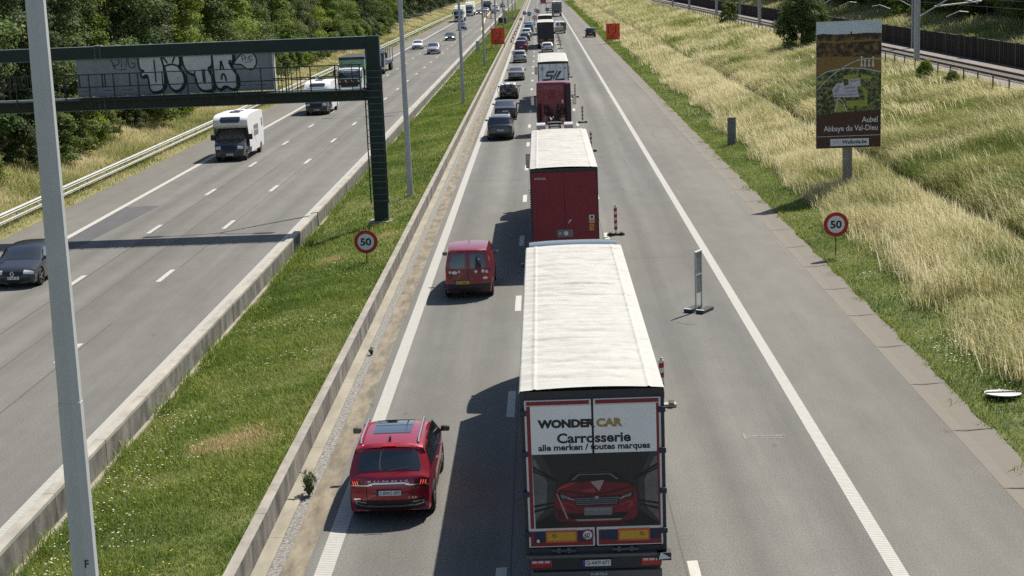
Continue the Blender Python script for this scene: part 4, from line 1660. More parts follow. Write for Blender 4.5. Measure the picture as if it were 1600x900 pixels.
def roof_mesh(L, w_, z, mm, seed, amp=.034, ribs=.58):
    """tarpaulin roof with hems, ripples between the bows and a slight camber"""
    g = np.random.default_rng(seed)
    nx_, ny_ = 110, 380
    xs_ = np.linspace(-w_, w_, nx_)
    ys_ = np.linspace(0, L, ny_)
    Xg, Yg = np.meshgrid(xs_, ys_)
    e = np.clip((w_ - np.abs(Xg)) / .25, 0, 1) * np.clip(np.minimum(Yg, L - Yg) / .6, 0, 1)
    rip = np.abs(np.sin(Yg * np.pi / ribs + .25 * np.sin(Xg * 1.3))) * 1.1 + (fbm(Xg * .55 + 7, Yg * 2.6, .42, seed) - .5) * 2.2 + (fbm(Xg * .9 + Yg * .4, Yg * 4.5, .4, seed + 3) - .5) * 1.0
    Zg = z + .05 * (1 - (Xg / w_) ** 2) + amp * rip * e
    for xr in (w_ - .27, -w_ + .27):
        Zg = Zg + .016 * np.exp(-((Xg - xr) / .025) ** 2)
    for yr in (.45, L - .6):
        Zg = Zg + .016 * np.exp(-((Yg - yr) / .04) ** 2)
    Zg = np.where(np.abs(Xg) > w_ - .02, z - .05, Zg)
    V = np.stack([Xg.ravel(), Yg.ravel(), Zg.ravel()], 1)
    i_ = (np.arange(ny_ - 1)[:, None] * nx_ + np.arange(nx_ - 1)[None]).ravel()
    Fq = np.stack([i_, i_ + 1, i_ + nx_ + 1, i_ + nx_], 1)
    me_ = big_mesh('roof', V, Fq.ravel(), 4, mm)
    me_.polygons.foreach_set('use_smooth', [True] * len(me_.polygons))
    return me_


def trailer(t, L, H, sidem, seed, wheels_at=None, hw=1.255):
    b = MB()
    b.box(-hw + .01, hw - .01, .13, L - .1, 1.12, H - .09, sidem)
    b.build('curtain_side', t)
    link('roof', roof_mesh(L, hw + .015, H - .05, m_tarp, seed), t)
    b = MB()
    b.box(-hw, -hw + .10, 0, .12, 1.05, H - .06, m_frame, .01)
    b.box(hw - .10, hw, 0, .12, 1.05, H - .06, m_frame, .01)
    b.box(-hw + .10, hw - .10, .002, .12, H - .24, H - .065, m_frame)
    b.box(-hw + .10, hw - .10, .002, .12, 1.03, 1.16, m_frame)
    b.build('rear_frame', t)
    b = MB()
    b.box(-hw, hw, L - .11, L - .02, 1.05, H - .1, m_frame)
    b.build('front_wall', t)
    b = MB()
    for sx in (-.45, .45):
        b.box(sx - .07, sx + .07, .3, L - .3, .72, 1.1, m_chass)
    b.box(-1.15, 1.15, .25, .4, .80, 1.0, m_chass)
    b.build('chassis', t)
    for yw in (wheels_at or (2.6, 3.95, 5.3)):
        for sd in (-1, 1):
            wheel(t, sd * 1.06, yw, .50, .36, sd, key='lorry')
    b = MB()
    for sd in (-1, 1):
        b.box(*sorted((sd * 1.22, sd * 1.245)), 6.3, L - 4.0, .45, 1.0, m_frame)
    b.build('side_guard', t)


def tractor(t, y0, cabm, roofz=3.72, mirror=True, hw=1.24):
    """cab ahead of a trailer"""
    sh = Shell([(-1.1, .75), (-1.12, 1.2), (-1.12, roofz - .25), (-1.0, roofz), (.2, roofz - .02), (.75, roofz - .28), (1.02, 2.6), (1.12, 1.7), (1.14, .8), (1.05, .42)], 2.28, roofz, hw, 1.9, (), zb=.42, tum=.06, taper=.05, crown=(.12, .04), it=2, tp=6)
    o = sh.body('cab', cabm, t)
    o.location.y = y0 + 1.2
    b = MB()
    sh.patch(b, sh.t_front(2.75), sh.t_front(1.85), -.9, .9, m_glass, .008, 6, 10, .04)
    p = b.build('windshield', t, 40)
    p.location.y = y0 + 1.2
    for sd in (-1, 1):
        b = MB()
        sh.side(b, ((.0, 1.75), (.95, 1.75)), ((.0, 2.55), (.75, 2.55)), m_glass, .01, both=sd)
        p = b.build('side_window', t)
        p.location.y = y0 + 1.2
    b = MB()
    sh.patch(b, sh.t_front(1.65), sh.t_front(.95), -.72, .72, m_black, .012, 4, 8, .05)
    p = b.build('grille', t, 40)
    p.location.y = y0 + 1.2
    for sd in (-1, 1):
        b = MB()
        sh.patch(b, sh.t_front(.86), sh.t_front(.66), *sorted((sd * .62, sd * .98)), m_head, .012, 3, 5, .05)
        p = b.build('headlight', t, 40)
        p.location.y = y0 + 1.2
        if mirror == 'arm':
            b = MB()
            b.box(*sorted((sd * 1.05, sd * 1.42)), y0 + 1.5, y0 + 1.62, 3.12, 3.24, m_black, .03)
            b.build('mirror', t, 40)
        elif mirror:
            b = MB()
            b.box(*sorted((sd * 1.36, sd * 1.60)), y0 + 1.75, y0 + 1.95, 1.95, 2.62, m_black, .04)
            b.box(*sorted((sd * 1.2, sd * 1.45)), y0 + 1.82, y0 + 1.88, 2.56, 2.62, m_black)
            b.rect(*sorted((sd * 1.38, sd * 1.58)), 1.99, 2.58, y0 + 1.748, m_chrome)
            b.build('mirror', t, 40)
    wheel(t, -1.02, y0 + 1.0, .50, .32, -1, key='lorry')
    wheel(t, 1.02, y0 + 1.0, .50, .32, 1, key='lorry')


def tail_lamps(t, z0, z1, w_=.36, xo=1.14, y=-.03):
    for sd in (-1, 1):
        b = MB()
        b.box(*sorted((sd * xo, sd * (xo - w_))), y, y + .08, z0, z1, m_tail, .01)
        for k in range(3):
            xx = sd * (xo - .06 - k * .11)
            b.rect(xx - .045, xx + .045, z1 - .055, z1 - .012, y - .003, m_whiterim)
        b.build('taillight', t)


# ---- the nearest lorry, with the printed doors
WX, WY = .655, 25.12
t = thing('articulated_lorry', 'nearest lorry with white tarpaulin roof and red car picture with lettering on its rear doors', 'lorry', (WX, WY, 0), 0)
trailer(t, 14.0, 4.06, m_curt, 5, hw=1.235)
tractor(t, 14.35, p_dgrey, 3.95, 'arm')


def gx(c):
    return (c - 429) / 276.


def gz(c):
    return 3.84 - (c - 62) / 258.


m_pic_bg = mat('print_dark', (.018, .019, .020), .5)
m_pic_w1 = mat('print_wall_grey', (.125, .125, .12), .5, var=.3, vscale=2.5)
m_pic_w2 = mat('print_wall_dark', (.038, .038, .038), .5, var=.3, vscale=2.5)
m_pic_red = mat('print_red', (.15, .010, .018), .45, var=.2, vscale=3)
m_pic_redl = mat('print_red_light', (.28, .035, .045), .45)
m_pic_redd = mat('print_red_dark', (.06, .005, .009), .45)
m_pic_blk = mat('print_black', (.009, .009, .010), .5)
m_pic_gl = mat('print_grey', (.16, .16, .165), .5)
m_pic_pl = mat('print_pale', (.34, .24, .25), .5)
for side, nm in ((-1, 'left'), (1, 'right')):
    x0, x1 = (gx(108), gx(424)) if side < 0 else (gx(434), gx(752))
    # tailboard door leaf
    b = MB()
    b.box(x0, x1, -.035, .0, gz(744), gz(60), m_whiterim)
    b.rect(x0 + .035, x1 - .035, gz(82), gz(64), -.037, m_redrim)
    xi0, xi1 = (gx(135), gx(424)) if side < 0 else (gx(434), gx(730))
    if side < 0:
        b.rect(x0 + .035, gz(0) * 0 + xi0, gz(655), gz(86), -.037, m_redrim)
    else:
        b.rect(xi1, x1 - .035, gz(655), gz(86), -.037, m_redrim)
    b.rect(xi0, xi1, gz(308), gz(88), -.038, m_doorw)
    b.rect(x0 + .03, x1 - .03, gz(740), gz(668), -.037, m_redrim)
    if side < 0:
        b.rect(gx(134), gx(410), gz(722), gz(670), -.0385, m_navy)
        b.rect(gx(145), gx(158), gz(722), gz(708), -.0395, m_plate)
    else:
        b.rect(gx(450), gx(738), gz(718), gz(670), -.0385, m_navy)
    d = b.build('rear_door', t)
    b = MB()
    rx0, rx1 = (gx(188), gx(340)) if side < 0 else (gx(536), gx(688))
    b.box(rx0, rx1, -.046, -.039, gz(724), gz(666), m_orange)
    b.rect(rx0 + .03, rx1 - .03, gz(715), gz(676), -.048, m_yellow)
    sx_ = gx(230) if side < 0 else gx(650)
    b.stroke([(sx_ - .04, gz(690)), (sx_, gz(683)), (sx_ + .04, gz(694)), (sx_ + .01, gz(700)), (sx_ - .03, gz(692))], .014, -.0495, m_ink)
    b.build('reflector', d)
# lettering
b = MB()
text_mesh(b, 'WONDER', gx(168), gx(441), gz(189), gz(149), -.0415, m_ink, .06)
text_mesh(b, 'CAR', gx(446), gx(572), gz(189), gz(149), -.0415, m_gold, .06)
b.build('lettering', t)
b = MB()
text_mesh(b, 'Carrosserie', gx(258), gx(608), gz(260), gz(213), -.0415, m_ink, .03)
b.build('lettering', t)
b = MB()
text_mesh(b, 'alle merken / toutes marques', gx(168), gx(699), gz(302), gz(263), -.0415, m_ink, .03)
b.build('lettering', t)
# printed picture: a red car inside the load space
b = MB()
P_ = lambda pts, mm, k: b.poly([(gx(x), gz(y)) for x, y in pts], -.038 - .0012 * k, mm)
P_([(136, 309), (730, 309), (735, 655), (142, 655)], m_pic_bg, 0)
P_([(136, 309), (180, 309), (245, 430), (240, 560), (142, 640)], m_pic_w2, 1)
P_([(136, 330), (150, 330), (205, 440), (195, 560), (142, 620)], m_pic_w1, 2)
P_([(730, 309), (700, 309), (640, 430), (640, 570), (735, 650)], m_pic_w2, 1)
P_([(730, 330), (718, 330), (668, 440), (672, 560), (734, 630)], m_pic_w1, 2)
for q in ([(138, 360), (248, 425), (248, 434), (138, 374)], [(138, 378), (240, 430), (240, 436), (138, 388)], [(138, 545), (240, 530), (240, 538), (138, 556)], [(138, 568), (235, 548), (235, 556), (138, 580)],
          [(732, 360), (620, 425), (620, 434), (732, 374)], [(732, 378), (628, 430), (628, 436), (732, 388)], [(733, 545), (640, 530), (640, 538), (733, 556)], [(733, 568), (645, 548), (645, 556), (733, 580)]):
    P_(q, m_pic_blk, 3)
P_([(142, 655), (142, 625), (240, 590), (640, 590), (735, 640), (735, 655)], m_pic_blk, 3)
car_o = [(238, 600), (236, 540), (250, 470), (275, 455), (300, 445), (420, 432), (600, 447), (625, 470), (634, 540), (632, 600), (610, 622), (520, 632), (330, 630), (260, 622)]
P_(car_o, m_pic_red, 4)
P_([(330, 400), (530, 400), (590, 447), (610, 458), (430, 436), (280, 455)], m_pic_blk, 5)
P_([(352, 405), (508, 405), (545, 432), (320, 432)], m_pic_gl, 6)
P_([(358, 409), (502, 409), (534, 432), (330, 432)], m_pic_blk, 7)
P_([(285, 452), (430, 438), (590, 452), (600, 466), (480, 492), (400, 494), (262, 474)], m_pic_red, 6)
P_([(262, 476), (400, 497), (480, 495), (604, 468), (606, 474), (480, 503), (400, 505), (262, 484)], m_pic_redd, 8)
P_([(410, 440), (476, 434), (452, 486)], m_pic_pl, 8)
P_([(360, 480), (425, 470), (440, 492), (400, 492)], m_pic_redl, 8)
P_([(252, 488), (318, 508), (338, 530), (262, 518)], m_pic_blk, 8)
P_([(616, 488), (556, 508), (536, 530), (612, 518)], m_pic_blk, 8)
P_([(266, 495), (310, 511), (320, 522), (270, 514)], m_pic_gl, 9)
P_([(606, 495), (562, 511), (552, 522), (602, 514)], m_pic_gl, 9)
P_([(322, 510), (552, 508), (540, 552), (340, 554)], m_pic_blk, 8)
for k in range(4):
    P_([(330 + k * 3, 517 + k * 9), (546 - k * 3, 515 + k * 9), (545 - k * 3, 519 + k * 9), (331 + k * 3, 521 + k * 9)], m_pic_gl, 9)
P_([(375, 560), (512, 560), (510, 598), (378, 598)], m_pic_gl, 9)
P_([(290, 590), (590, 590), (560, 616), (320, 616)], m_pic_blk, 8)
P_([(246, 492), (252, 492), (300, 612), (292, 614)], m_pic_pl, 9)
P_([(240, 560), (290, 585), (300, 618), (252, 612)], m_pic_redd, 8)
P_([(330, 616), (560, 616), (545, 624), (345, 624)], m_pic_pl, 9)
P_([(275, 455), (300, 445), (360, 438), (300, 462), (262, 474), (252, 486), (250, 470)], m_pic_redl, 7)
P_([(604, 450), (590, 447), (560, 444), (596, 462), (612, 474), (622, 484), (624, 470)], m_pic_redd, 7)
P_([(270, 530), (330, 545), (345, 580), (300, 575), (262, 556)], m_pic_redl, 7)
P_([(606, 530), (548, 545), (535, 580), (580, 575), (614, 556)], m_pic_redl, 7)
P_([(274, 538), (330, 552), (342, 578), (302, 573)], m_pic_red, 8)
P_([(602, 538), (548, 552), (538, 578), (578, 573)], m_pic_red, 8)
P_([(300, 512), (330, 520), (330, 527), (300, 519)], m_pic_pl, 10)
P_([(572, 512), (546, 520), (546, 527), (572, 519)], m_pic_pl, 10)
P_([(428, 508), (448, 508), (446, 522), (430, 522)], m_pic_pl, 10)
P_([(380, 570), (508, 570), (508, 574), (380, 574)], m_pic_pl, 10)
P_([(300, 632), (560, 634), (600, 650), (260, 650)], m_pic_redd, 4)
P_([(360, 393), (500, 393), (530, 402), (335, 402)], m_pic_w2, 4)
b.build('printed_picture', t)
b = MB()
b.disc(gx(390), gz(692), .105, -.0405, m_redrim, 28)
b.disc(gx(390), gz(692), .078, -.0415, m_plate, 28)
text_mesh(b, '60', gx(374), gx(400), gz(708), gz(680), -.0425, m_ink, .02)
text_mesh(b, 'km', gx(401), gx(408), gz(690), gz(684), -.0425, m_ink)
b.build('speed_sticker', t)
# hinges, lock rods
for cy in (116, 305, 492, 680):
    for sd in (-1, 1):
        b = MB()
        b.box(*sorted((sd * 1.25, sd * 1.13)), -.06, -.035, gz(cy) - .05, gz(cy) + .05, m_navy, .01)
        b.build('hinge', t)
b = MB()
b.box(gx(428.2), gx(430.2), -.044, -.001, gz(744), gz(60), m_black)
b.build('door_gasket', t)
for cx in (250, 300, 540, 600):
    b = MB()
    b.tube((gx(cx) - .12, -.05, 1.13), (gx(cx) + .12, -.05, 1.12), .022, m_steel, n=6)
    b.box(gx(cx) - .03, gx(cx) + .03, -.05, -.0, 1.08, 1.17, m_steel)
    b.build('door_lock', t)
b = MB()
b.box(-1.22, 1.23, -.10, .12, 1.0, 1.06, m_steel, .01)
b.box(-1.12, 1.12, -.02, .12, .76, .98, m_frame)
b.box(-1.14, 1.14, -.08, .06, .46, .74, m_steel, .015)
b.rect(-.08, .16, .62, .65, -.083, m_whiterim)
b.build('rear_bumper', t)
b = MB()
b.box(1.06, 1.30, -.12, .1, .92, 1.06, m_frame)
b.poly([(1.08, .94), (1.30, .96), (1.12, 1.07)], -.125, m_plate)
b.build('rubber_buffer', t)
tail_lamps(t, .80, .95)
plate(t, -.045, .88, -1, 'Q-AKP-677', x=.0, w_=.5, h=.115)
b = MB()
text_mesh(b, 'SUBTRA', -.11, .19, .67, .71, -.085, m_whiterim, .02)
b.build('maker_badge', t)

# ---- red trailer ahead of it
t = thing('articulated_lorry', 'lorry with plain dark red rear doors and white roof', 'lorry', (.665, 56.1, 0), 0)
trailer(t, 14.2, 4.0, p_red2, 8, hw=1.26)
tractor(t, 14.6, p_red2, 3.8)
m_rdoor = mat('trailer_red', (.20, .011, .022), .42, var=.08, vscale=1)
m_rdoor2 = mat('trailer_red_deep', (.10, .006, .012), .5)
for s_ in (-1, 1):
    b = MB()
    b.box(*sorted((s_ * .006, s_ * 1.2)), -.03, 0, 1.12, 3.80, m_rdoor)
    for k in (.0, .45, .9):
        b.box(*sorted((s_ * (.12 + k), s_ * (.125 + k))), -.032, -.0, 1.2, 3.7, m_rdoor2)
    b.build('rear_door', t)
b = MB()
text_mesh(b, 'KÖGEL', -1.08, -.66, 3.54, 3.63, -.034, m_whiterim, .015)
b.build('lettering', t)
b = MB()
b.box(.90, 1.09, -.036, -.03, 1.86, 2.16, m_plate)
b.rect(.91, 1.08, 1.87, 2.0, -.038, m_yellow)
b.disc(.995, 2.08, .05, -.039, m_ink, 10)
b.box(.90, 1.06, -.036, -.03, 1.58, 1.82, m_yellow)
b.stroke([(.93, 1.78), (1.0, 1.72), (1.02, 1.66), (.96, 1.62)], .03, -.038, m_redrim)
b.build('warning_sticker', t)
b = MB()
b.box(-.32, .28, -.04, -.03, 1.36, 1.64, mat('grey_board', (.18, .18, .18), .6))
b.disc(.02, 1.5, .085, -.042, m_plate, 14)
b.rect(-.24, -.18, 1.47, 1.53, -.042, m_plate)
b.build('rear_board', t)
b = MB()
b.stroke([(.13, 1.88), (.16, 1.96), (.24, 2.0)], .035, -.036, m_plate)
b.build('door_scratch', t)
b = MB()
for k in range(8):
    xx = -1.05 + k * .3
    b.box(xx - .05, xx + .05, -.045, -.0, 1.04, 1.14, m_redrim)
b.box(-1.2, 1.2, -.05, .1, .95, 1.03, m_frame)
b.box(-1.15, 1.15, -.05, .05, .5, .7, m_frame)
b.build('rear_bumper', t)
tail_lamps(t, .76, .9)
b = MB()
for k in range(10):
    b.box(-1.30, -1.255, .2, .24, 2.3 + k * .09, 2.34 + k * .09, m_rdoor)
b.build('tarp_buckle', t)

# ---- solo tractor unit
t = thing('tractor_unit', 'dark red tractor unit driving without a trailer, its bare chassis showing', 'tractor unit', (.72, 102.9, 0), 0)
p_wine = paint('paint_wine_red', (.21, .013, .028), .1, .4)
tractor(t, 3.4, p_wine, 3.72)
b = MB()
b.box(-.42, -.28, 0, 4, .72, .98, m_chass)
b.box(.28, .42, 0, 4, .72, .98, m_chass)
b.box(-.42, .42, -.05, .05, .66, .98, m_chass)
b.box(-.5, .5, .7, 1.5, 1.0, 1.12, m_chass, .03)
b.rect(-.3, .3, .72, .92, -.055, m_plate)
b.build('chassis', t)
b = MB()
b.add([(0.1 * math.cos(a) * 4.5, 1.1 + .45 * math.sin(a), 1.13) for a in np.linspace(.3, 2 * math.pi - .3, 16)], [tuple(range(16))], m_steel)
b.build('fifth_wheel', t)
for sd in (-1, 1):
    wheel(t, sd * .93, .98, .5, .56, sd, key='lorry')
    b = MB()
    for i in range(9):
        a, e = math.pi * i / 9, math.pi * (i + 1) / 9
        b.add([(sd * .64, .98 - .62 * math.cos(a), .5 + .62 * math.sin(a)), (sd * 1.24, .98 - .62 * math.cos(a), .5 + .62 * math.sin(a)), (sd * 1.24, .98 - .62 * math.cos(e), .5 + .62 * math.sin(e)), (sd * .64, .98 - .62 * math.cos(e), .5 + .62 * math.sin(e))], [(0, 1, 2, 3)], m_galv)
    b.box(*sorted((sd * .64, sd * 1.24)), .34, .36, .45, 1.0, m_galv)
    b.build('mudguard', t)
    b = MB()
    b.box(*sorted((sd * .62, sd * 1.2)), -.02, .03, .62, .78, m_tail)
    b.build('taillight', t)
b = MB()
rr = random.Random(3)
for i in range(14):
    x0 = rr.uniform(-.7, .7)
    pts = [(x0, 3.2, rr.uniform(1.6, 2.2)), (x0 + rr.uniform(-.4, .4), 2.9, rr.uniform(1.2, 1.7)), (x0 * .5, 2.4, rr.uniform(1.1, 1.4)), (x0 * .3, 1.9, 1.1)]
    b.path(pts, .035, m_black, 6)
b.build('air_hose', t)
b = MB()
b.box(.86, 1.2, 3.0, 3.38, .95, 3.6, m_black, .03)
b.build('side_fairing', t)
b = MB()
b.box(-1.2, -1.0, 3.0, 3.38, .95, 2.2, m_black, .03)
b.build('side_fairing', t)
b = MB()
b.rect(.55, .68, 2.2, 2.45, 3.395 - .03, m_plate)
b.build('sticker', t)

# ---- lettered white trailer
t = thing('articulated_lorry', 'white lorry trailer with big dark SL letters on its rear doors', 'lorry', (.90, 126.6, 0), 0)
trailer(t, 13.8, 4.0, m_doorw, 12, hw=1.27)
tractor(t, 14.2, p_white, 3.7)
for s_ in (-1, 1):
    b = MB()
    b.box(*sorted((s_ * .012, s_ * 1.19)), -.03, 0, 1.15, 3.78, m_doorw)
    b.build('rear_door', t)
    for xx in (.25, .9):
        b = MB()
        b.tube((s_ * xx, -.05, 1.15), (s_ * xx, -.05, 3.78), .022, m_galv, n=6)
        b.build('lock_rod', t)
b = MB()
m_sl = mat('ink_navy', (.035, .04, .06), .5)
m_sl2 = mat('ink_blue', (.05, .10, .22), .5)
for dx, dz, mm, yy in ((-.07, -.05, m_sl2, -.056), (0, 0, m_sl, -.058)):
    b.stroke([(.10 + dx, 3.15 + dz), (-.42 + dx, 3.15 + dz), (-.55 + dx, 2.85 + dz), (-.06 + dx, 2.85 + dz), (-.18 + dx, 2.5 + dz), (-.85 + dx, 2.5 + dz)], .13, yy, mm)
    b.stroke([(.62 + dx, 3.2 + dz), (.22 + dx, 2.5 + dz), (.92 + dx, 2.5 + dz)], .14, yy, mm)
    b.stroke([(.36 + dx, 3.2 + dz), (.02 + dx, 2.6 + dz)], .07, yy, mm)
st = [(-.88 + (.20 if k % 2 == 0 else .08) * math.sin(k * math.pi / 5), 3.42 + (.20 if k % 2 == 0 else .08) * math.cos(k * math.pi / 5)) for k in range(10)]
b.stroke(st, .035, -.058, m_sl, True)
text_mesh(b, 'ECOS', .38, .78, 3.38, 3.48, -.034, m_curt, .01)
b.disc(.98, 3.42, .09, -.034, m_curt, 14)
b.rect(-.9, .95, 2.28, 2.31, -.034, m_curt)
b.build('lettering', t)
tail_lamps(t, .8, .95)

# ---- black trailer farther on
t = thing('articulated_lorry', 'lorry with black rear doors, white roof and orange reflectors far down the middle lane', 'lorry', (.70, 234.3, 0), 0)
trailer(t, 13.8, 4.0, m_frame, 15, hw=1.28)
tractor(t, 14.2, p_black, 3.7)
m_bdoor = mat('door_black', (.018, .019, .026), .45)
for s_ in (-1, 1):
    b = MB()
    b.box(*sorted((s_ * .012, s_ * 1.19)), -.03, 0, 1.15, 3.78, m_bdoor)
    b.build('rear_door', t)
    b = MB()
    b.box(*sorted((s_ * .35, s_ * 1.1)), -.05, -.03, 1.22, 1.42, mat('dull_orange', (.45, .16, .07), .5))
    b.build('reflector', t)
b = MB()
text_mesh(b, 'KRONE', -1.0, -.5, 3.58, 3.68, -.034, m_curt, .01)
b.build('lettering', t)
tail_lamps(t, .8, .95)

# ---- white box lorry with green rear
t = thing('box_lorry', 'white roofed lorry with dark green rear right ahead of the black trailer', 'lorry', (.85, 289, 0), 0)
trailer(t, 9.5, 3.6, m_doorw, 18, wheels_at=(2.4,), hw=1.3)
tractor(t, 9.9, p_white, 3.0)
b = MB()
b.box(-1.2, 1.2, -.03, 0, 1.1, 3.38, p_green)
b.build('rear_door', t)
tail_lamps(t, .8, .95)
# ---- works van beside it
t, sh = car('van', 'works_van', 'white works van with dark rear windows beside the green backed lorry', 3.6, 293, p_white, 1, None, sc=1.28, cat='van')
b = MB()
b.box(-.8, .8, -2.25, -2.12, .42, .95, mat('beige_crate', (.42, .38, .28), .8), .02)
b.box(.55, .95, -2.3, -2.15, .5, 1.6, mat('olive_cloth', (.13, .12, .06), .9), .03)
b.build('rear_rack', t)
# ---- grey tipper far off
t = thing('tipper_lorry', 'grey tipper lorry at the roadworks far off in the right lane', 'lorry', (4.45, 412, 0), 0)
trailer(t, 9.0, 3.9, m_galv, 21, wheels_at=(1.6, 3.0), hw=1.27)
tractor(t, 9.3, p_grey, 3.4)
b = MB()
b.add([(-1.15, -.03, 1.5), (1.15, -.03, 1.5), (1.2, -.03, 3.7), (-1.2, -.03, 3.7), (-.8, -.25, 1.6), (.8, -.25, 1.6), (.85, -.25, 3.5), (-.85, -.25, 3.5)], [(0, 1, 5, 4), (1, 2, 6, 5), (2, 3, 7, 6), (3, 0, 4, 7), (4, 5, 6, 7)], mat('tipper_grey', (.16, .165, .17), .5))
b.build('tailgate', t)
b = MB()
b.box(-1.1, 1.1, -.06, .0, .75, 1.05, m_whiterim)
b.box(-.7, .5, -.07, -.0, 1.05, 1.4, m_black)
b.build('rear_bumper', t)
tail_lamps(t, 1.08, 1.25)
car('van', 'delivery_van', 'bright red van at the far end of the middle lane', 1.3, 600, paint('paint_bright_red', (.5, .03, .03), 0), 1, None, sc=1.3, cat='van')

# ------------------------------------------------------------------ oncoming lorries
def oncoming(name, label, x, y, cabm, boxm, roofz=3.0, L=11, H=3.9, box=True, topm=None, grp='oncoming lorries', darkface=True):
    """front of the lorry stands at y, the lorry reaches away from the camera"""
    t = thing(name, label, 'lorry', (x, y, 0), math.pi, grp)
    tractor(t, -2.35, cabm, roofz)
    b = MB()
    for sx in (-.42, .42):
        b.box(sx - .07, sx + .07, -L, -2.0, .7, 1.0, m_chass)
    b.build('chassis', t)
    for yw in (-L + 1.6, -L + 2.9):
        for sd in (-1, 1):
            wheel(t, sd * 1.05, yw, .5, .36, sd, key='lorry')
    if box:
        b = MB()
        b.box(-1.26, 1.26, -L, -2.75, 1.05, H, boxm, .03)
        b.build('load_box', t)
        if topm:
            b = MB()
            b.box(-1.3, 1.3, -L - .05, -2.7, H + .003, H + .28, topm, .1)
            b.build('tarpaulin', t)
    plate(t, -.02, .55, 1)
    return t


p_mint = mat('mint_green', (.13, .27, .19), .5, var=.1, vscale=1.5)
t = oncoming('tipper_lorry', 'green tipper lorry with white cab roof and red striped front seen through the gantry', -19.0, 150.2, p_white, p_mint, 2.75, 10, 3.45, True, mat('black_tarp', (.03, .032, .035), .8, bump=.6, bscale=4))
b = MB()
b.box(-1.12, 1.12, .0, .03, 1.15, 1.72, m_black)
for k in range(7):
    xx = -1.05 + k * .31
    b.poly([(xx, 1.4), (xx + .14, 1.4), (xx + .26, 1.62), (xx + .12, 1.62)], .035, m_redrim if k % 2 else m_plate)
b.build('striped_panel', t)
t = oncoming('car_transporter', 'dark blue lorry emerging from behind the gantry post', -20.2, 184, paint('paint_navy', (.010, .020, .07), .1), paint('paint_navy', (.010, .020, .07), .1), 2.9, 12, 2.6, False)
b = MB()
b.box(-1.25, 1.25, -12, -2.6, 1.0, 1.15, m_navy)
for yy in (-3, -5.5, -8, -11.5):
    for sx in (-1.2, 1.2):
        b.box(sx - .05, sx + .05, yy - .06, yy + .06, 1.15, 3.1, m_galv)
b.build('load_deck', t)
oncoming('lorry', 'white lorry with black grille, nearer of the two white lorries oncoming', -21.0, 395, p_white, m_doorw, 3.7, 15, 3.95)
oncoming('lorry', 'white lorry farther away of the two white lorries oncoming', -20.9, 452, p_white, m_doorw, 3.7, 15, 3.95)
oncoming('lorry', 'small dark lorry far off between the white lorries and the median', -17.9, 520, p_dgrey, m_curt, 2.7, 9, 3.2)


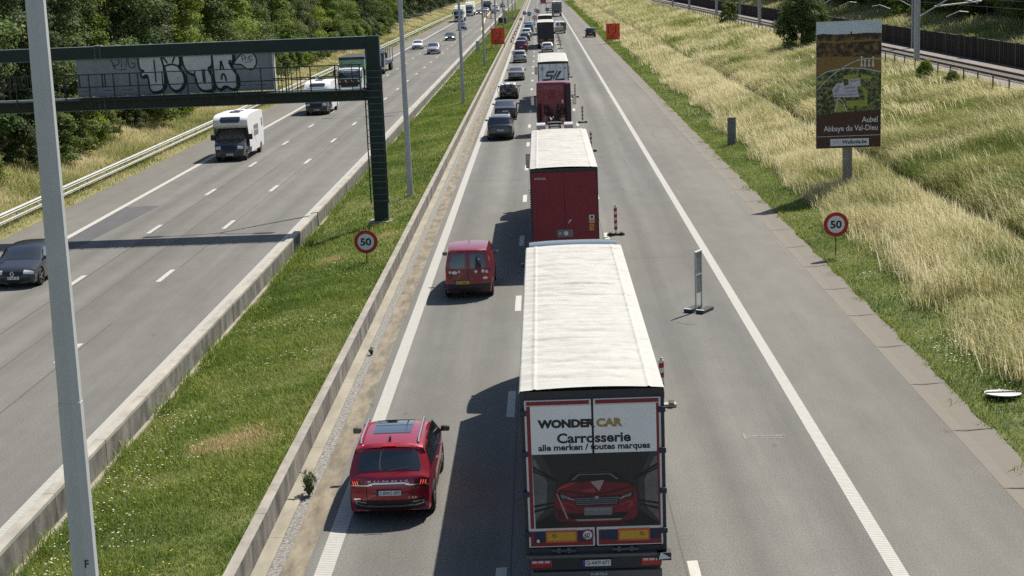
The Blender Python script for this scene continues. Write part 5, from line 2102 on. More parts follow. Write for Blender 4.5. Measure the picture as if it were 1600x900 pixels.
# ------------------------------------------------------------------ motorhomes
def motorhome(label, x, y, cabm, overcab=True):
    """front bumper at y, facing the camera"""
    t = thing('motorhome', label, 'motorhome', (x, y, 0), math.pi, 'white motorhomes')
    if overcab:
        top = [(-3.0, .42), (-3.08, .7), (-3.08, 2.6), (-2.95, 2.88), (1.4, 2.95), (2.25, 2.86), (2.62, 2.60), (2.66, 2.30), (2.35, 2.06), (1.62, 1.98), (1.60, .42)]
    else:
        top = [(-3.0, .42), (-3.08, .7), (-3.08, 2.5), (-2.95, 2.75), (1.2, 2.80), (1.9, 2.66), (2.35, 2.30), (2.40, 2.12), (1.62, 2.02), (1.60, .42)]
    sh = Shell(top, 6.2, 2.92, 1.14, 1.6, (-1.75,), .40, .36, .42, tum=.03, taper=.03, crown=(.10, .04), it=1, tp=8)
    dy = -3.55
    mw = mat('motorhome_white', (.70, .70, .69), .4)
    o = sh.body('coach_body', mw, t, nk=7)
    o.location.y = dy
    b = MB()
    if overcab:
        sh.patch(b, sh.t_front(2.78), sh.t_front(2.42), -.62, .62, m_glass, .012, 3, 8, .1, -.56, .56)
    else:
        sh.patch(b, sh.t_front(2.62), sh.t_front(2.35), -.6, .6, m_glass, .012, 3, 8, .1)
    p = b.build('roof_window', t, 40)
    p.location.y = dy
    b = MB()
    for yc in (-.9, .7):
        b.box(-.32, .32, yc - .32, yc + .32, 2.93, 3.0, m_black if yc > 0 else mw, .03)
    p = b.build('roof_hatch', t)
    p.location.y = dy - (.0 if overcab else .0)
    if not overcab:
        p.location.z = -.15
    for sd in (-1, 1):
        for (a, c, z0, z1) in ((-2.6, -2.15, 1.75, 2.3), (-.9, .6, 1.35, 2.05)):
            b = MB()
            sh.side(b, ((a, z0), (c, z0)), ((a, z1), (c + (.0 if a < -2 else .0), z1)), m_glass, .012, both=sd)
            p = b.build('side_window', t)
            p.location.y = dy
        b = MB()
        sh.side(b, ((-.2, .9), (-.15, .9)), ((1.45, 1.85), (1.55, 1.85)), m_curt, .012, both=sd)
        p = b.build('side_stripe', t)
        p.location.y = dy
    # cab of a van
    cs = Shell([(-1.1, .36), (-1.1, 1.9), (-.5, 2.06), (-.15, 2.02), (.50, 1.38), (.66, 1.30), (1.12, 1.10), (1.28, .90), (1.32, .6), (1.25, .34)], 2.64, 2.05, 1.0, 1.25, (.45,), .40, .35, .34, tum=.12, taper=.12, crown=(.14, .03), it=2)
    cy = -1.35
    o = cs.body('cab', cabm, t)
    o.location.y = cy
    b = MB()
    cs.patch(b, cs.t_front(1.98), cs.t_front(1.40), -.86, .86, m_glass, .01, 6, 10, .05)
    p = b.build('windshield', t, 40)
    p.location.y = cy
    b = MB()
    cs.patch(b, cs.t_front(.98), cs.t_front(.66), -.50, .50, m_black, .012, 3, 8, .1)
    p = b.build('grille', t, 40)
    p.location.y = cy
    for sd in (-1, 1):
        b = MB()
        cs.patch(b, cs.t_front(1.02), cs.t_front(.82), *sorted((sd * .60, sd * .97)), m_head, .014, 3, 5, .1)
        p = b.build('headlight', t, 40)
        p.location.y = cy
        b = MB()
        cs.side(b, ((-.65, 1.28), (.28, 1.28)), ((-.65, 1.85), (-.08, 1.85)), m_glass, .012, both=sd)
        p = b.build('side_window', t)
        p.location.y = cy
        b = MB()
        b.box(*sorted((sd * 1.12, sd * 1.36)), cy + .12, cy + .26, 1.30, 1.66, m_black, .03)
        b.box(*sorted((sd * .95, sd * 1.15)), cy + .15, cy + .21, 1.36, 1.42, m_black)
        b.build('mirror', t, 40)
        wheel(t, sd * .87, cy + .45, .35, .22, sd)
        wheel(t, sd * .96, dy - 1.75, .35, .22, sd)
    plate(t, -.0, .48, 1)
    return t


p_navyb = paint('paint_ink_blue', (.010, .013, .026), .1)
motorhome('white motorhome with dark cab and wide window over it, in front of the gantry shadow', -20.25, 96.9, p_navyb)
motorhome('white motorhome with grey cab cut by the green gantry beam', -19.35, 129.6, paint('paint_coal', (.03, .033, .037), .3), False)
# ------------------------------------------------------------------ sign gantry
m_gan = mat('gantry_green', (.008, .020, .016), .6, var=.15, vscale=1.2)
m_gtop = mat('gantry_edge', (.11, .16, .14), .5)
m_bolt = mat('bolt_zinc', (.3, .3, .29), .5)
GY = 70.1
t = thing('sign_gantry', 'dark green steel gantry with walkway spanning the oncoming carriageway', 'gantry', (0, GY, 0))
XL, XR = -28.6, -7.40
b = MB()
for z0, z1 in ((7.98, 8.55), (5.66, 6.22)):
    b.box(XL, XR - .62, -.16, -.13, z0, z1, m_gan)
    b.box(XL, XR - .62, .33, .36, z0, z1, m_gan)
    b.box(XL, XR - .62, -.129, .329, z1 - .03, z1 + .012, m_gtop)
    b.box(XL, XR - .62, -.129, .329, z0 - .008, z0 + .03, m_gan)
    b.box(XL, XR - .62, -.21, -.161, z0 - .006, z0 + .03, m_gtop)
    for xx in (-20.3,):
        for k in range(5):
            for dx in (-.12, .12):
                b.tube((xx + dx, -.19, z0 + .06 + k * .11), (xx + dx, -.161, z0 + .06 + k * .11), .022, m_bolt, n=6)
        b.box(xx - .2, xx + .2, -.168, -.1605, z0 + .0, z1 - .04, m_gan)
        b.box(xx - .16, xx + .16, -.1, .2, z1 + .013, z1 + .06, m_bolt)
b.build('beam', t)
for xx, nm in ((-7.73, 'post'), (-28.9, 'post')):
    b = MB()
    b.box(xx - .33, xx + .30, -.13, .33, -.3, 8.56, m_gan)
    b.box(xx + .301, xx + .345, -.05, .25, -.3, 8.56, m_gtop)
    for k in range(8):
        b.tube((xx - .28, -.16, 7.9 - k * .09), (xx - .28, -.131, 7.9 - k * .09), .02, m_bolt, n=6)
    b.box(xx - .55, xx + .55, -.4, .6, -.4, .04, m_conc2)
    b.build(nm, t)
b = MB()
for s_ in (-.42, .38):
    b.bar((-7.73 + s_, -.25, .9), (-7.73 + s_, -.25, 7.2), .05, .06, m_gan)
for k in range(21):
    b.tube((-8.15, -.25, 1.0 + k * .3), (-7.35, -.25, 1.0 + k * .3), .016, m_gtop, n=5)
for k in range(4):
    b.bar((-8.15, -.25, 1.5 + k * 1.4), (-8.15, -.13, 1.5 + k * 1.4), .04, .04, m_gan)
    b.bar((-7.35, -.25, 1.5 + k * 1.4), (-7.35, -.13, 1.5 + k * 1.4), .04, .04, m_gan)
b.build('ladder', t)
b = MB()
b.box(XL, XR - .65, -1.0, -.17, 6.16, 6.20, m_gan)
b.box(-9.2, -8.2, -1.0, -.3, 6.205, 6.24, m_bolt)
b.build('walkway', t)
b = MB()
for zz in (6.78, 7.35):
    b.bar((XL, -1.0, zz), (XR - .75, -1.0, zz), .045, .045, m_gan)
for i in range(19):
    xx = -8.25 - i * 1.12
    b.bar((xx, -1.0, 5.95), (xx, -1.0, 7.35), .05, .05, m_gan)
for (xa, xb) in ((-21.0, -19.95), (-19.83, -18.7), (-15.72, -15.3)):
    for q in ((xa, xa), (xb, xb)):
        b.bar((q[0], -1.01, 6.75), (q[0], -1.01, 7.36), .06, .05, m_gan)
for xx in (-12.1, -11.95, -11.8, -11.5, -11.35, -11.1, -10.95, -9.35, -9.2, -8.6):
    b.bar((xx, -1.0, 6.2), (xx, -1.0, 7.35), .035, .035, m_gan)
b.bar((-12.2, -.98, 6.85), (-8.3, -.98, 6.85), .04, .05, m_gan)
for (x0, x1) in ((-30, -22.2),):
    for i in range(60):
        xx = x0 + i * .13
        if xx < x1:
            b.bar((xx, -1.0, 6.78), (xx, -1.0, 7.35), .018, .018, m_gan)
b.build('railing', t)

# the rear of the old message sign, with graffiti
PX0, PX1, PZ0, PZ1 = -21.35, -12.32, 6.30, 8.26
m_pan = mat('panel_grey', (.215, .22, .23), .6, var=.08, vscale=1.2)
m_pan2 = mat('panel_grey_light', (.245, .25, .26), .6, var=.06, vscale=1.2)
m_spw = mat('spray_white', (.56, .55, .52), .7, var=.10, vscale=1.5)
m_spb = mat('spray_black', (.010, .010, .012), .6)
sgn = thing('message_sign', 'grey back of a long overhead sign covered in white and black graffiti', 'sign', (0, GY, 0))
b = MB()
b.box(PX0, PX1, -.128, .32, PZ0, PZ1, m_pan)
b.box(PX1 + .001, PX1 + .05, -.14, .33, PZ0 - .01, PZ1 + .01, m_whiterim)
for k, (f0, f1) in enumerate(((.0, .085), (.105, .19), (.205, .30), (.80, .88), (.885, .985))):
    xa, xb = PX0 + f0 * (PX1 - PX0), PX0 + f1 * (PX1 - PX0)
    b.rect(xa + .02, xb - .02, PZ0 + .12, PZ1 - .12, -.1295, m_pan2)
    b.rect(xa + .18, xb - .18, PZ0 + .24, PZ0 + .27, -.131, m_dark)
b.build('housing', sgn)


def px(c):
    return PX0 + (c - 175) / (1525 - 175) * (PX1 - PX0)


def pz(cx, cy):
    top = 105 - 40 * (cx - 175) / 1350.
    return PZ1 - (cy - top) / 292. * (PZ1 - PZ0)


def smooth(p, closed=True, it=2):
    p = [Vector((a[0], a[1])) for a in p]
    for _ in range(it):
        q = [] if closed else [p[0]]
        n_ = len(p)
        for i in range(n_ if closed else n_ - 1):
            a, c = p[i], p[(i + 1) % n_]
            q += [a.lerp(c, .22), a.lerp(c, .78)]
        if not closed:
            q.append(p[-1])
        p = q
    return p


letters = [
    [(605, 104), (640, 90), (735, 84), (766, 112), (778, 230), (776, 325), (745, 362), (668, 368), (664, 240), (622, 268), (612, 238), (645, 222), (606, 214)],
    [(756, 95), (860, 84), (888, 112), (892, 180), (872, 192), (908, 240), (915, 300), (880, 350), (838, 360), (800, 322), (786, 210), (770, 170)],
    [(910, 100), (960, 80), (1092, 76), (1110, 100), (1112, 192), (1074, 205), (1114, 288), (1112, 348), (1052, 364), (1002, 340), (990, 250), (945, 238), (916, 200), (906, 140)],
    [(1113, 80), (1140, 72), (1258, 70), (1256, 178), (1222, 162), (1244, 205), (1282, 270), (1278, 330), (1242, 356), (1192, 322), (1152, 356), (1120, 322), (1116, 200)],
    [(1256, 178), (1298, 124), (1368, 88), (1414, 128), (1418, 180), (1386, 222), (1342, 212), (1312, 182), (1275, 182)],
]
b = MB()
for k, lt in enumerate(letters):
    q = [(px(p.x), pz(p.x, p.y)) for p in smooth(lt)]
    if k < 4:
        sh_ = [(a + .05, c - .045) for a, c in q]
        b.stroke(sh_, .13, -.1305, m_spb, True)
    b.poly(q, -.132 - k * .0012, m_spw)
    b.stroke(q, .075 if k < 4 else .06, -.1395 - k * .0005, m_spb, True)


def sp(pts, wd=.05, it=2):
    b.stroke([(px(p.x), pz(p.x, p.y)) for p in smooth(pts, False, it)], wd, -.1445, m_spb)


sp([(714, 145), (716, 300)], .06)
sp([(765, 112), (806, 172)], .07)
sp([(866, 110), (838, 170)], .07)
sp([(782, 192), (830, 176), (880, 192)], .08)
sp([(1040, 212), (1042, 300), (1056, 300), (1054, 212)], .05, 0)
sp([(1172, 158), (1166, 214), (1188, 212), (1172, 158)], .08, 0)
sp([(1168, 285), (1174, 246), (1192, 250), (1202, 295)], .08)
sp([(1225, 158), (1268, 158)], .06)
# tags
sp([(412, 130), (442, 208)], .035)
sp([(400, 138), (450, 122), (476, 150), (466, 180), (428, 186)], .035)
sp([(486, 200), (488, 140), (520, 192), (528, 130)], .035, 0)
sp([(580, 138), (552, 122), (532, 150), (540, 196), (574, 204), (582, 172), (556, 166)], .035)
sp([(1318, 130), (1322, 165)], .028)
sp([(1312, 132), (1334, 120), (1342, 140), (1322, 148)], .028)
sp([(1340, 160), (1344, 128), (1360, 158), (1364, 126)], .028, 0)
sp([(1390, 128), (1370, 126), (1368, 156), (1388, 156), (1386, 142)], .028)
sp([(1330, 172), (1380, 166)], .02)
sp([(470, 216), (520, 208)], .025)
b.build('graffiti', sgn)

# ------------------------------------------------------------------ lamp posts in the median
m_lamp = mat('lamp_post_grey', (.45, .465, .46), .5, metal=.1, var=.06, vscale=.8)


def lamp_post(x, y, r, label, near=False):
    t = thing('lamp_post', label, 'lamp post', (x, y, float(zg(x, y))), .0, 'lamp posts along the median')
    b = MB()
    H = 18.
    n = 8
    V = []
    rings = [(-.3, r), (H * .30, r * .86), (H * .30 + .002, r * .83), (H * .62, r * .66), (H * .62 + .002, r * .63), (H, r * .38)]
    for zz, rr in rings:
        for i in range(n):
            a = 2 * math.pi * (i + .5) / n
            V.append((rr * math.cos(a), rr * math.sin(a), zz))
    b.add(V, [(k * n + i, k * n + (i + 1) % n, (k + 1) * n + (i + 1) % n, (k + 1) * n + i) for k in range(len(rings) - 1) for i in range(n)], m_lamp)
    b.build('pole', t)
    b = MB()
    b.tube((0, 0, -.1), (0, 0, .04), r * 1.7, m_conc3, n=8)
    b.build('base', t)
    for sd in (-1, 1):
        b = MB()
        b.path([(0, 0, 17.7), (sd * .9, 0, 18.4), (sd * 2.2, 0, 18.6)], .05, m_lamp)
        b.build('arm', t)
        b = MB()
        b.box(*sorted((sd * 2.1, sd * 3.0)), -.16, .16, 18.5, 18.66, m_lamp, .05)
        b.build('lamp_head', t)
    if near:
        b = MB()
        text_mesh(b, 'F', .06, .12, 3.02, 3.14, -r * .93, m_ink, .02)
        b.build('lettering', t)
    return t


np_ = lamp_post(-6.755, 20.2, .195, 'big octagonal pale grey lamp post nearest of all, beside the oncoming carriageway', True)
np_.rotation_euler.y = .0125
for y, lb in ((77.9, 'second lamp post, standing beside the green gantry'), (136.5, 'third lamp post along the median grass'), (194.5, 'fourth lamp post, next to the small grey cabinet'), (253, 'fifth lamp post behind the orange diversion board'), (312, 'sixth lamp post far along the median'), (370, 'seventh lamp post by the far roadworks'), (429, 'eighth lamp post beyond the roadworks'), (488, 'ninth and smallest lamp post at the far end of the median')):
    lamp_post(-7.05 - (y - 78) * .002, y, .165, lb)

t = thing('control_cabinet', 'small grey cabinet on posts beside the kerb by the fourth lamp post', 'cabinet', (-9.75, 236, float(zg(-9.75, 236))))
b = MB()
b.box(-.30, .30, -.2, .2, .5, 1.9, m_galv, .03)
b.build('housing', t)
for sx in (-.2, .2):
    b = MB()
    b.box(sx - .04, sx + .04, -.04, .04, -.3, .5, m_galv)
    b.build('leg', t)

# ------------------------------------------------------------------ speed signs
m_signred = mat('sign_red', (.40, .014, .020), .4)
m_signwhite = mat('sign_white', (.66, .67, .70), .4)
m_signblue = mat('sign_blue', (.02, .08, .30), .4)


def speed_sign(x, y, zc, r, label, z0=None):
    t = thing('speed_sign', label, 'speed sign', (x, y, float(zg(x, y))), 0, 'round 50 speed limit signs')
    b = MB()
    b.tube((0, .03, -.3), (0, .03, zc + r * .6), .022, m_black, n=8)
    b.build('post', t)
    b = MB()
    n = 40
    b.add([(r * math.cos(2 * math.pi * i / n), yy, zc + r * math.sin(2 * math.pi * i / n)) for yy in (-.012, .006) for i in range(n)], [tuple(range(n)), tuple(range(2 * n - 1, n - 1, -1))] + [(i, n + i, n + (i + 1) % n, (i + 1) % n) for i in range(n)], m_signred)
    b.disc(0, zc, r * .70, -.0145, m_signwhite, 40)
    b.build('disc', t, 40)
    b = MB()
    text_mesh(b, '50', -r * .46, r * .46, zc - r * .33, zc + r * .33, -.017, m_ink, .035)
    b.build('number', t)


speed_sign(10.9, 57.0, 1.28, .465, 'round 50 sign with red rim on the right verge beside the gutter')
speed_sign(-7.21, 59.2, .93, .465, 'round 50 sign with red rim in the median grass')

# ------------------------------------------------------------------ brown tourist sign
TX, TY = 14.45, 72.6
tz = float(zg(TX, TY))
t = thing('tourist_sign', 'tall brown tourist sign with an abbey photograph on a wooden post in the dry grass', 'tourist sign', (TX, TY, 0), 0)
SW, Z0, Z1 = 1.53, 2.36, 8.32
b = MB()
m_wood = mat('grey_wood_post', (.26, .235, .20), .9, var=.3, vscale=3, vaniso=(6, 6, .5))
b.box(-.21, .21, .08, .34, tz - .5, Z1 - .6, m_wood)
b.build('post', t)
b = MB()
m_brown = mat('sign_brown', (.058, .016, .010), .45)
b.box(-SW, SW, -.02, .06, Z0, Z1, m_galv)
b.rect(-SW + .01, SW - .01, Z0 + .01, Z1 - .01, -.0225, m_brown)
b.build('panel', t)


def sx_(c):
    return -SW + (c - 57) / (399 - 57) * 2 * SW


def sz_(cx, cy):
    top = 68 - 18 * (cx - 57) / 342.
    bot = 736 - 18 * (cx - 57) / 342.
    return Z1 - (cy - top) / (bot - top) * (Z1 - Z0)


m_psky = mat('print_sky', (.55, .62, .66), .5, var=.08, vscale=.6)
m_pwood = mat('print_brown_wood', (.035, .018, .006), .5, vscale=3.6, col2=(.26, .145, .04), var=.3, lo=.45, hi=.68)
m_pfld = mat('print_brown_field', (.30, .175, .045), .5, vscale=1.5, var=.3, vaniso=(.4, 1, 2.5), col2=(.24, .13, .03))
m_pgrn = mat('print_green', (.030, .045, .014), .5, vscale=5.5, col2=(.34, .36, .12), lo=.45, hi=.68, var=.2)
m_plawn = mat('print_lawn', (.42, .42, .07), .5, vscale=3, var=.2, col2=(.25, .30, .06))
m_pabb = mat('print_abbey', (.72, .70, .72), .5, vscale=5, col2=(.45, .44, .47), var=.2)
m_pabr = mat('print_roof', (.33, .33, .38), .5)
b = MB()
S_ = lambda pts, mm, k: b.poly([(sx_(x), sz_(x, y)) for x, y in pts], -.0225 - .0016 * k, mm)
S_([(58, 70), (398, 52), (398, 125), (58, 140)], m_psky, 1)
S_([(58, 135), (90, 128), (150, 130), (235, 126), (237, 112), (242, 112), (244, 126), (320, 118), (398, 118), (398, 250), (58, 262)], m_pwood, 2)
S_([(58, 165), (160, 168), (240, 158), (398, 150), (398, 158), (240, 168), (160, 176), (58, 172)], m_pfld, 3)
S_([(58, 250), (160, 246), (398, 244), (398, 320), (58, 345)], m_pfld, 4)
S_([(58, 360), (110, 325), (200, 305), (300, 303), (398, 322), (398, 522), (220, 536), (62, 556)], m_pgrn, 5)
for q in ([(200, 345), (270, 335), (372, 345), (340, 360), (230, 365), (195, 362)], [(160, 480), (205, 498), (212, 532), (152, 540)], [(215, 478), (325, 470), (328, 500), (240, 520), (212, 500)], [(60, 378), (90, 372), (84, 392), (60, 398)], [(300, 400), (330, 420), (325, 460), (308, 450)]):
    S_(q, m_plawn, 6)
for q in ([(140, 420), (165, 385), (200, 382), (205, 400), (230, 390), (225, 365), (285, 358), (292, 395), (270, 402), (285, 455), (150, 460)],):
    S_(q, m_pabb, 7)
for q in ([(148, 430), (172, 395), (186, 395), (165, 440)], [(205, 405), (262, 398), (264, 410), (208, 418)], [(228, 368), (282, 362), (284, 372), (230, 378)], [(150, 446), (280, 436), (282, 446), (152, 454)], [(214, 425), (270, 418), (271, 428), (216, 434)]):
    S_(q, m_pabr, 8)
for k in range(26):
    rr = random.Random(k + 50)
    cx, cy = rr.uniform(70, 385), rr.uniform(325, 530)
    if 140 < cx < 290 and 360 < cy < 500:
        continue
    q = [(cx + rr.uniform(6, 12) * math.cos(a), cy + rr.uniform(4, 9) * math.sin(a)) for a in np.linspace(0, 5.6, 8)]
    S_(q, mat('print_tree_dark', (.012, .016, .007), .5) if k % 2 else mat('print_tree_mid', (.11, .13, .04), .5), 7)
arc = lambda pts, wd, k: b.stroke([(sx_(p.x), sz_(p.x, p.y)) for p in smooth(pts, False, 3)], wd, -.0225 - .0016 * k, m_signwhite)
arc([(58, 360), (110, 325), (200, 305), (300, 303), (398, 322)], .03, 9)
arc([(62, 425), (100, 380), (150, 335), (200, 298), (270, 262), (330, 252), (398, 254)], .028, 9)
arc([(155, 478), (170, 465), (185, 470), (205, 492), (215, 532)], .03, 9)
arc([(170, 470), (168, 500), (155, 538)], .025, 9)
for cx, h in ((295, 46), (312, 28), (334, 28), (355, 46)):
    arc([(cx - 4, 296), (cx - 1, 296 - h * .4), (cx, 296 - h)], .045, 9)
    arc([(cx + 4, 296), (cx + 2, 296 - h * .4)], .035, 9)
    b.disc(sx_(cx), sz_(cx, 296 - h - 4), .05, -.0225 - .0016 * 9, m_signwhite, 10)
S_([(58, 556), (220, 536), (398, 520), (398, 545), (58, 580)], m_brown, 10)
arc([(62, 672), (398, 654)], .022, 10)
b.build('printed_picture', t)
b = MB()
text_mesh(b, 'Aubel', sx_(298), sx_(381), sz_(340, 588), sz_(340, 557), -.040, m_signwhite, .012)
text_mesh(b, 'Abbaye du Val-Dieu', sx_(97), sx_(382), sz_(240, 645), sz_(240, 606), -.040, m_signwhite, .012)
b.poly([(sx_(132), sz_(132, 720)), (sx_(336), sz_(336, 710)), (sx_(336), sz_(336, 673)), (sx_(132), sz_(132, 682))], -.040, m_signwhite)
text_mesh(b, 'VISIT', sx_(148), sx_(193), sz_(170, 706), sz_(170, 690), -.042, m_curt, .0)
text_mesh(b, 'Wallonia.be', sx_(195), sx_(324), sz_(260, 704), sz_(260, 683), -.042, m_ink, .03)
b.build('lettering', t)

# ------------------------------------------------------------------ marker post on the verge
t = thing('marker_post', 'broad grey plastic marker post standing in the right verge grass', 'marker post', (11.7, 95.3, float(zg(11.7, 95.3))))
b = MB()
m_mp = mat('marker_grey', (.13, .145, .15), .6, var=.1, vscale=2)
V = []
for zz in (-.2, 1.70):
    for i in range(9):
        a = math.pi * i / 8
        V.append((.26 * math.cos(a) * -1, -.10 - .10 * math.sin(a), zz))
    V += [(.26, .06, zz), (-.26, .06, zz)]
n = 11
b.add(V, [(i, (i + 1) % n, n + (i + 1) % n, n + i) for i in range(n)] + [tuple(range(n))[::-1], tuple(range(n, 2 * n))], m_mp)
b.build('body', t)
b = MB()
b.add([(v[0] * 1.01, v[1] * 1.01, 1.703 if k < n else 1.75) for k, v in enumerate(V)], [(i, (i + 1) % n, n + (i + 1) % n, n + i) for i in range(n)] + [tuple(range(n, 2 * n))], mat('cap_sand', (.42, .33, .14), .6))
b.build('cap', t)

# ------------------------------------------------------------------ traffic beacons
m_bred = mat('beacon_red', (.36, .035, .02), .5)
m_bwhite = mat('beacon_white', (.66, .65, .62), .5)
m_foot = mat('recycled_foot', (.05, .048, .045), .85)
m_foot2 = mat('pale_foot', (.36, .33, .27), .8)


def beacon(x, y, label, h=1.02, rz=0., w_=.14, pale=False):
    t = thing('traffic_beacon', label, 'traffic beacon', (x, y, 0), rz, 'red and white beacons closing the right lane')
    b = MB()
    b.box(-.37, .37, -.11, .11, .005, .09, m_foot2 if pale else m_foot, .02)
    b.box(-.30, -.18, -.16, .16, .10, .13, m_foot)
    b.box(.18, .30, -.16, .16, .10, .13, m_foot)
    b.build('foot', t)
    b = MB()
    b.box(-w_ / 2, w_ / 2, -.02, .02, .22, .22 + h, m_bwhite, .008)
    b.box(-.025, .025, -.02, .02, .09, .23, m_galv)
    for k in range(4):
        z0 = .24 + k * h / 3.9
        b.poly([(-w_ / 2 + .004, z0), (w_ / 2 - .004, z0 + .02), (w_ / 2 - .004, z0 + .15), (-w_ / 2 + .004, z0 + .13)], -.0225, m_bred)
    b.build('blade', t)
    b = MB()
    b.box(-.03, .03, -.03, .03, .22 + h, .29 + h, m_alloy, .01)
    b.build('cap', t)
    return t


beacon(2.78, 37.7, 'red and white beacon with pale foot beside the nearest lorry', pale=True)
for y, lb in ((64.0, 'red and white beacon right of the plain red lorry'), (95.4, 'beacon peeking out beside the white roof of the red lorry'), (114.5, 'beacon right of the solo tractor unit'), (138.8, 'beacon right of the lettered trailer'), (166.3, 'beacon beside the far half of the lettered lorry'),
              (196, 'beacon in the gap between the lettered lorry and the black trailer'), (232.6, 'beacon at the rear corner of the black trailer'), (246, 'second beacon alongside the black trailer'), (260, 'third beacon alongside the black trailer'), (275, 'beacon behind the white works van'), (330, 'beacon beyond the white works van')):
    beacon(2.9, y, lb)

# the tall board turned sideways in the closed lane
t = thing('lane_closure_board', 'tall grey board seen from behind on two dark feet in the closed right lane', 'traffic board', (4.86, 48.75, 0), R(58))
b = MB()
for sy in (-.22, .22):
    b.box(-.42, .42, sy - .13, sy + .13, .005, .11, m_foot, .025)
    b.box(-.40, -.30, sy - .14, sy + .14, .111, .13, m_galv)
b.build('foot', t)
b = MB()
m_back = mat('board_back', (.20, .205, .21), .5, metal=.3)
for sx in (-.21, .21):
    b.box(sx - .022, sx + .022, -.022, .022, .1, 1.98, m_galv)
b.build('frame', t)
b = MB()
b.box(-.19, .19, -.012, .012, .62, 1.95, m_back)
b.box(-.235, .235, -.03, .03, 1.981, 2.01, m_plate)
b.box(-.19, .19, -.02, -.0125, 1.2, 1.25, m_galv)
b.build('board', t)

# ------------------------------------------------------------------ orange diversion boards
m_fluo = mat('fluo_orange', (.88, .085, .03), .5)


def diversion(x, y, label):
    z0 = float(zg(x, y))
    t = thing('diversion_board', label, 'diversion board', (x, y, z0), 0, 'orange diversion boards on both sides of our carriageway')
    b = MB()
    b.box(-1.08, 1.08, -.03, .03, .55, 3.05, m_fluo, .01)
    b.build('panel', t)
    b = MB()
    for sx in (-1.03, 1.03):
        b.box(sx - .03, sx + .03, .031, .08, -.4, 3.55 if sx < 0 else 3.3, m_dark)
    b.build('post', t)
    b = MB()
    k = -.0325
    b.stroke([(-.75, 2.7), (-.75, 1.5)], .10, k, m_ink)
    b.stroke([(-.4, 2.95), (-.4, 2.6)], .12, k, m_ink)
    b.stroke([(.42, 2.6), (.42, 1.75), (-.0, 1.3), (-.0, .9)], .12, k, m_ink)
    b.stroke([(-.32, 1.25), (-.32, .85)], .14, k, m_ink)
    b.stroke([(-.95, .66), (.95, .66)], .05, k, m_ink)
    b.stroke([(-.1, 2.35), (-.1, 2.2)], .5, k, mat('dull_red', (.35, .03, .02), .5))
    b.build('arrow_print', t)
    b = MB()
    b.stroke([(-.05, 3.06), (.2, 3.50), (.45, 3.06)], .09, 0, m_signred, True)
    b.build('triangle', t)


diversion(11.35, 243, 'orange diversion board in the verge on the right')
diversion(-6.85, 243, 'orange diversion board in the median on the left')

# ------------------------------------------------------------------ far roadworks
def arrow_sign(x, y, zc, r, rim, label, grp, arrow=True):
    t = thing('roadwork_sign', label, 'road sign', (x, y, max(0, float(zg(x, y)))), 0, grp)
    b = MB()
    b.tube((0, .04, 0), (0, .04, zc), .05, m_dark, n=6)
    b.box(-.35, .35, -.25, .25, 0, .12, m_foot)
    b.build('post', t)
    b = MB()
    b.disc(0, zc, r, 0, m_signblue if rim is None else rim, 24)
    b.disc(0, zc, r, .02, m_galv, 24)
    if rim is not None:
        b.disc(0, zc, r * .7, -.003, m_signwhite, 24)
    else:
        b.stroke([(-r * .5, zc - r * .45), (r * .3, zc + r * .35)], r * .3, -.003, m_signwhite)
        b.stroke([(r * .35, zc - r * .25), (r * .45, zc + r * .45), (-r * .25, zc + r * .35)], r * .24, -.003, m_signwhite)
    b.build('disc', t)


BG = 'round blue arrow signs at the far roadworks'
arrow_sign(-3.75, 366, 2.35, .46, None, 'left one of two blue arrow signs ahead of the queue', BG)
arrow_sign(-2.60, 363, 2.20, .50, None, 'right one of two blue arrow signs ahead of the queue', BG)
arrow_sign(-.55, 372, 2.5, .45, None, 'blue arrow sign above the green backed lorry roof', BG)
RGp = 'round red rimmed signs at the far roadworks'
arrow_sign(-1.35, 352, 1.6, .50, m_signred, 'lower red rimmed sign left of the green backed lorry', RGp)
arrow_sign(-1.0, 380, 2.6, .45, m_signred, 'upper red rimmed sign left of the green backed lorry', RGp)
arrow_sign(-8.6, 372, 2.6, .5, m_signred, 'red rimmed sign in the median grass far off', RGp)
for x, y, lb in ((-9.6, 384, 'red and white board at the kerb end of the row across the median'), (-8.7, 379, 'red and white board, second from the kerb across the median'), (-7.8, 383, 'red and white board in the middle of the row across the median'), (-6.9, 381, 'red and white board near the barrier end of the row'), (-6.4, 377, 'red and white board right at the concrete barrier'), (-4.7, 371, 'red and white board on the white edge line by the blue signs')):
    t = thing('barrier_board', lb, 'barrier board', (x, y, max(0, float(zg(x, y)))), 0, 'red and white boards across the median')
    b = MB()
    b.box(-.38, .38, -.02, .02, .55, 1.15, m_bwhite)
    for k in range(3):
        b.poly([(-.36 + k * .26, .56), (-.22 + k * .26, .56), (-.12 + k * .26, 1.14), (-.26 + k * .26, 1.14)], -.023, m_bred)
    b.build('board', t)
    b = MB()
    for s_ in (-.3, .3):
        b.box(s_ - .03, s_ + .03, -.25, .25, 0, .06, m_foot)
        b.box(s_ - .02, s_ + .02, -.02, .02, .06, .6, m_dark)
    b.build('stand', t)
for k, y in enumerate((262, 278, 294, 310, 328, 346)):
    t = thing('marker_cone', 'small red and white cone on the gutter along the concrete barrier', 'cone', (-5.1 + .03 * k, y, .01), 0, 'cones along the far concrete barrier')
    b = MB()
    b.tube((0, 0, .04), (0, 0, .75), .15, m_bred, .03, n=10)
    b.tube((0, 0, .30), (0, 0, .5), .122, m_bwhite, .086, n=10)
    b.build('cone', t)
    b = MB()
    b.box(-.2, .2, -.2, .2, 0, .04, m_foot)
    b.build('foot', t)
t = thing('equipment_trailer', 'dark boxy equipment trailer parked in the median by the roadworks', 'trailer', (-9.2, 372, float(zg(-9.2, 372))))
b = MB()
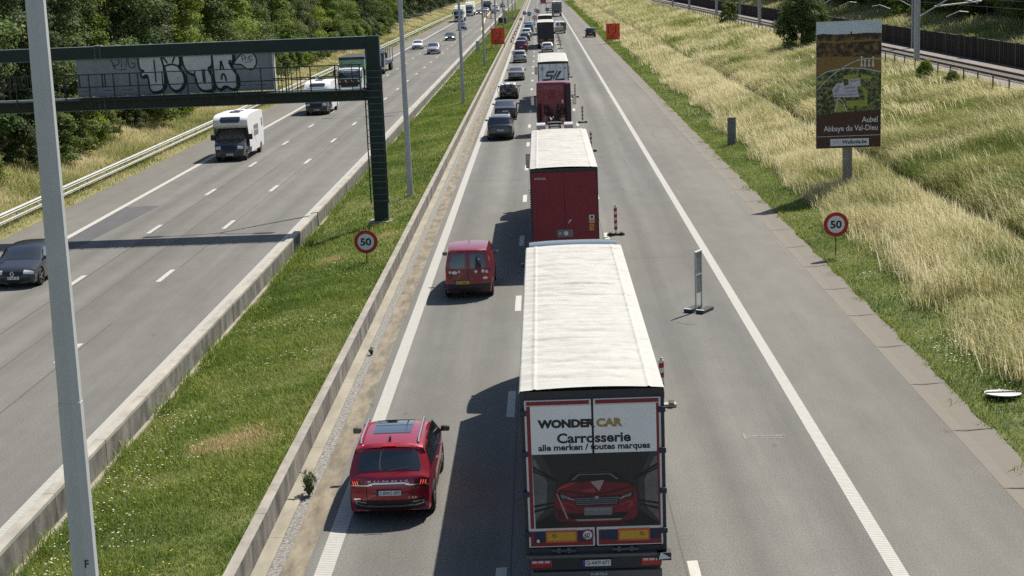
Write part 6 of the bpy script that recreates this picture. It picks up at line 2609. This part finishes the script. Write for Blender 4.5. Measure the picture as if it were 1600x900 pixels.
b.box(-.95, .95, -1, 1, .45, 1.75, m_dark, .06)
b.build('housing', t)
for sd in (-1, 1):
    wheel(t, sd * .9, 0, .34, .2, sd)
t = thing('arrow_trailer', 'barred warning frame with a blue arrow disc in the closed lane far off', 'warning trailer', (2.9, 440, 0))
b = MB()
for z0 in (.9, 1.5, 3.1):
    b.box(-1.1, 1.1, -.05, .05, z0, z0 + .22, m_back)
for sx in (-1.05, 1.05):
    b.box(sx - .05, sx + .05, -.04, .04, .5, 3.4, m_dark)
b.box(-.9, .9, .1, 2.4, .45, .6, m_dark)
b.build('frame', t)
b = MB()
b.disc(-.9, 1.4, .55, -.06, m_signblue, 20)
b.disc(-.9, 1.4, .2, -.065, m_signwhite, 14)
b.build('arrow_disc', t)
for sd in (-1, 1):
    wheel(t, sd * .95, 1.2, .33, .2, sd)
for x, y, lb in ((-15.75, 438, 'tall red and white beacon on the oncoming carriageway'), (-14.9, 428, 'dark slim marker right of the tall red beacon'), (-13.3, 415, 'dark slim marker near the kerb of the oncoming carriageway')):
    t = thing('lane_marker', lb, 'lane marker', (x, y, 0), 0, 'markers on the far oncoming carriageway')
    b = MB()
    b.box(-.16, .16, -.02, .02, .15, 1.5, m_bred if 'red' in lb and 'right of' not in lb else m_galv)
    if 'right of' not in lb and 'red' in lb:
        b.rect(-.15, .15, .5, .75, -.022, m_bwhite)
        b.rect(-.15, .15, 1.0, 1.2, -.022, m_bwhite)
    b.build('blade', t)
    b = MB()
    b.box(-.4, .4, -.15, .15, 0, .15, m_foot)
    b.build('foot', t)

# ------------------------------------------------------------------ small things at the edges
t = thing('fallen_sign', 'round white sign plate lying face down in the mown verge at the right edge', 'fallen sign', (11.35, 37.3, float(zg(11.35, 37.3)) + .10))
t.rotation_euler = (R(-5), R(2), .1)
b = MB()
n = 36
b.add([(.45 * math.cos(2 * math.pi * i / n), .45 * math.sin(2 * math.pi * i / n), z) for z in (0, .02) for i in range(n)], [tuple(range(n))[::-1], tuple(range(n, 2 * n))] + [(i, (i + 1) % n, n + (i + 1) % n, n + i) for i in range(n)], mat('sign_back', (.58, .58, .56), .5))
b.build('disc', t)
b = MB()
b.box(-.43, .45, .02, .06, .0205, .05, m_dark)
b.build('bracket', t)
# leafy weed growing by the footing
gw = np.random.default_rng(77)


def weed(x, y, h, nb, label, z=.0, spread=.32):
    V, T, tn = [], [], []
    for i in range(nb):
        a = gw.uniform(0, 2 * math.pi)
        hh = h * gw.uniform(.4, 1)
        l = gw.uniform(.1, spread)
        dx, dy = math.cos(a), math.sin(a)
        wv = .014
        o = len(V)
        p = np.array([dx * l * .15, dy * l * .15, 0.])
        for s in range(4):
            f = s / 3
            q = np.array([dx * l * f * h, dy * l * f * h, hh * f])
            V += [q + np.array([-dy, dx, 0]) * wv * (1 - f * .9) * 1.2, q - np.array([-dy, dx, 0]) * wv * (1 - f * .9) * 1.2]
        for s in range(3):
            T += [o + 2 * s, o + 2 * s + 1, o + 2 * s + 3, o + 2 * s + 2]
            tn.append(gw.uniform(.2, .6))
        for s in range(3):
            f = gw.uniform(.3, 1)
            q = np.array([dx * l * f * h, dy * l * f * h, hh * f])
            o = len(V)
            u = gw.normal(0, .035, 3)
            v = gw.normal(0, .018, 3)
            V += [q - u, q - v, q + u, q + v]
            T += [o, o + 1, o + 2, o + 3]
            tn.append(gw.uniform(0, .5))
    o = link('weed', big_mesh('weed', np.array(V), np.array(T), 4, LEAFM[3], tn), None, (x, y, z))
    return tag(o, label, 'weed', 'weeds growing along the barrier')


weed(-5.42, 31.6, .66, 60, 'tall dark green weed growing from the joint beside the barrier footing', .0)
weed(-5.42, 44.2, .30, 18, 'tiny weed in the grit halfway along the barrier, behind the red SUV', .0)
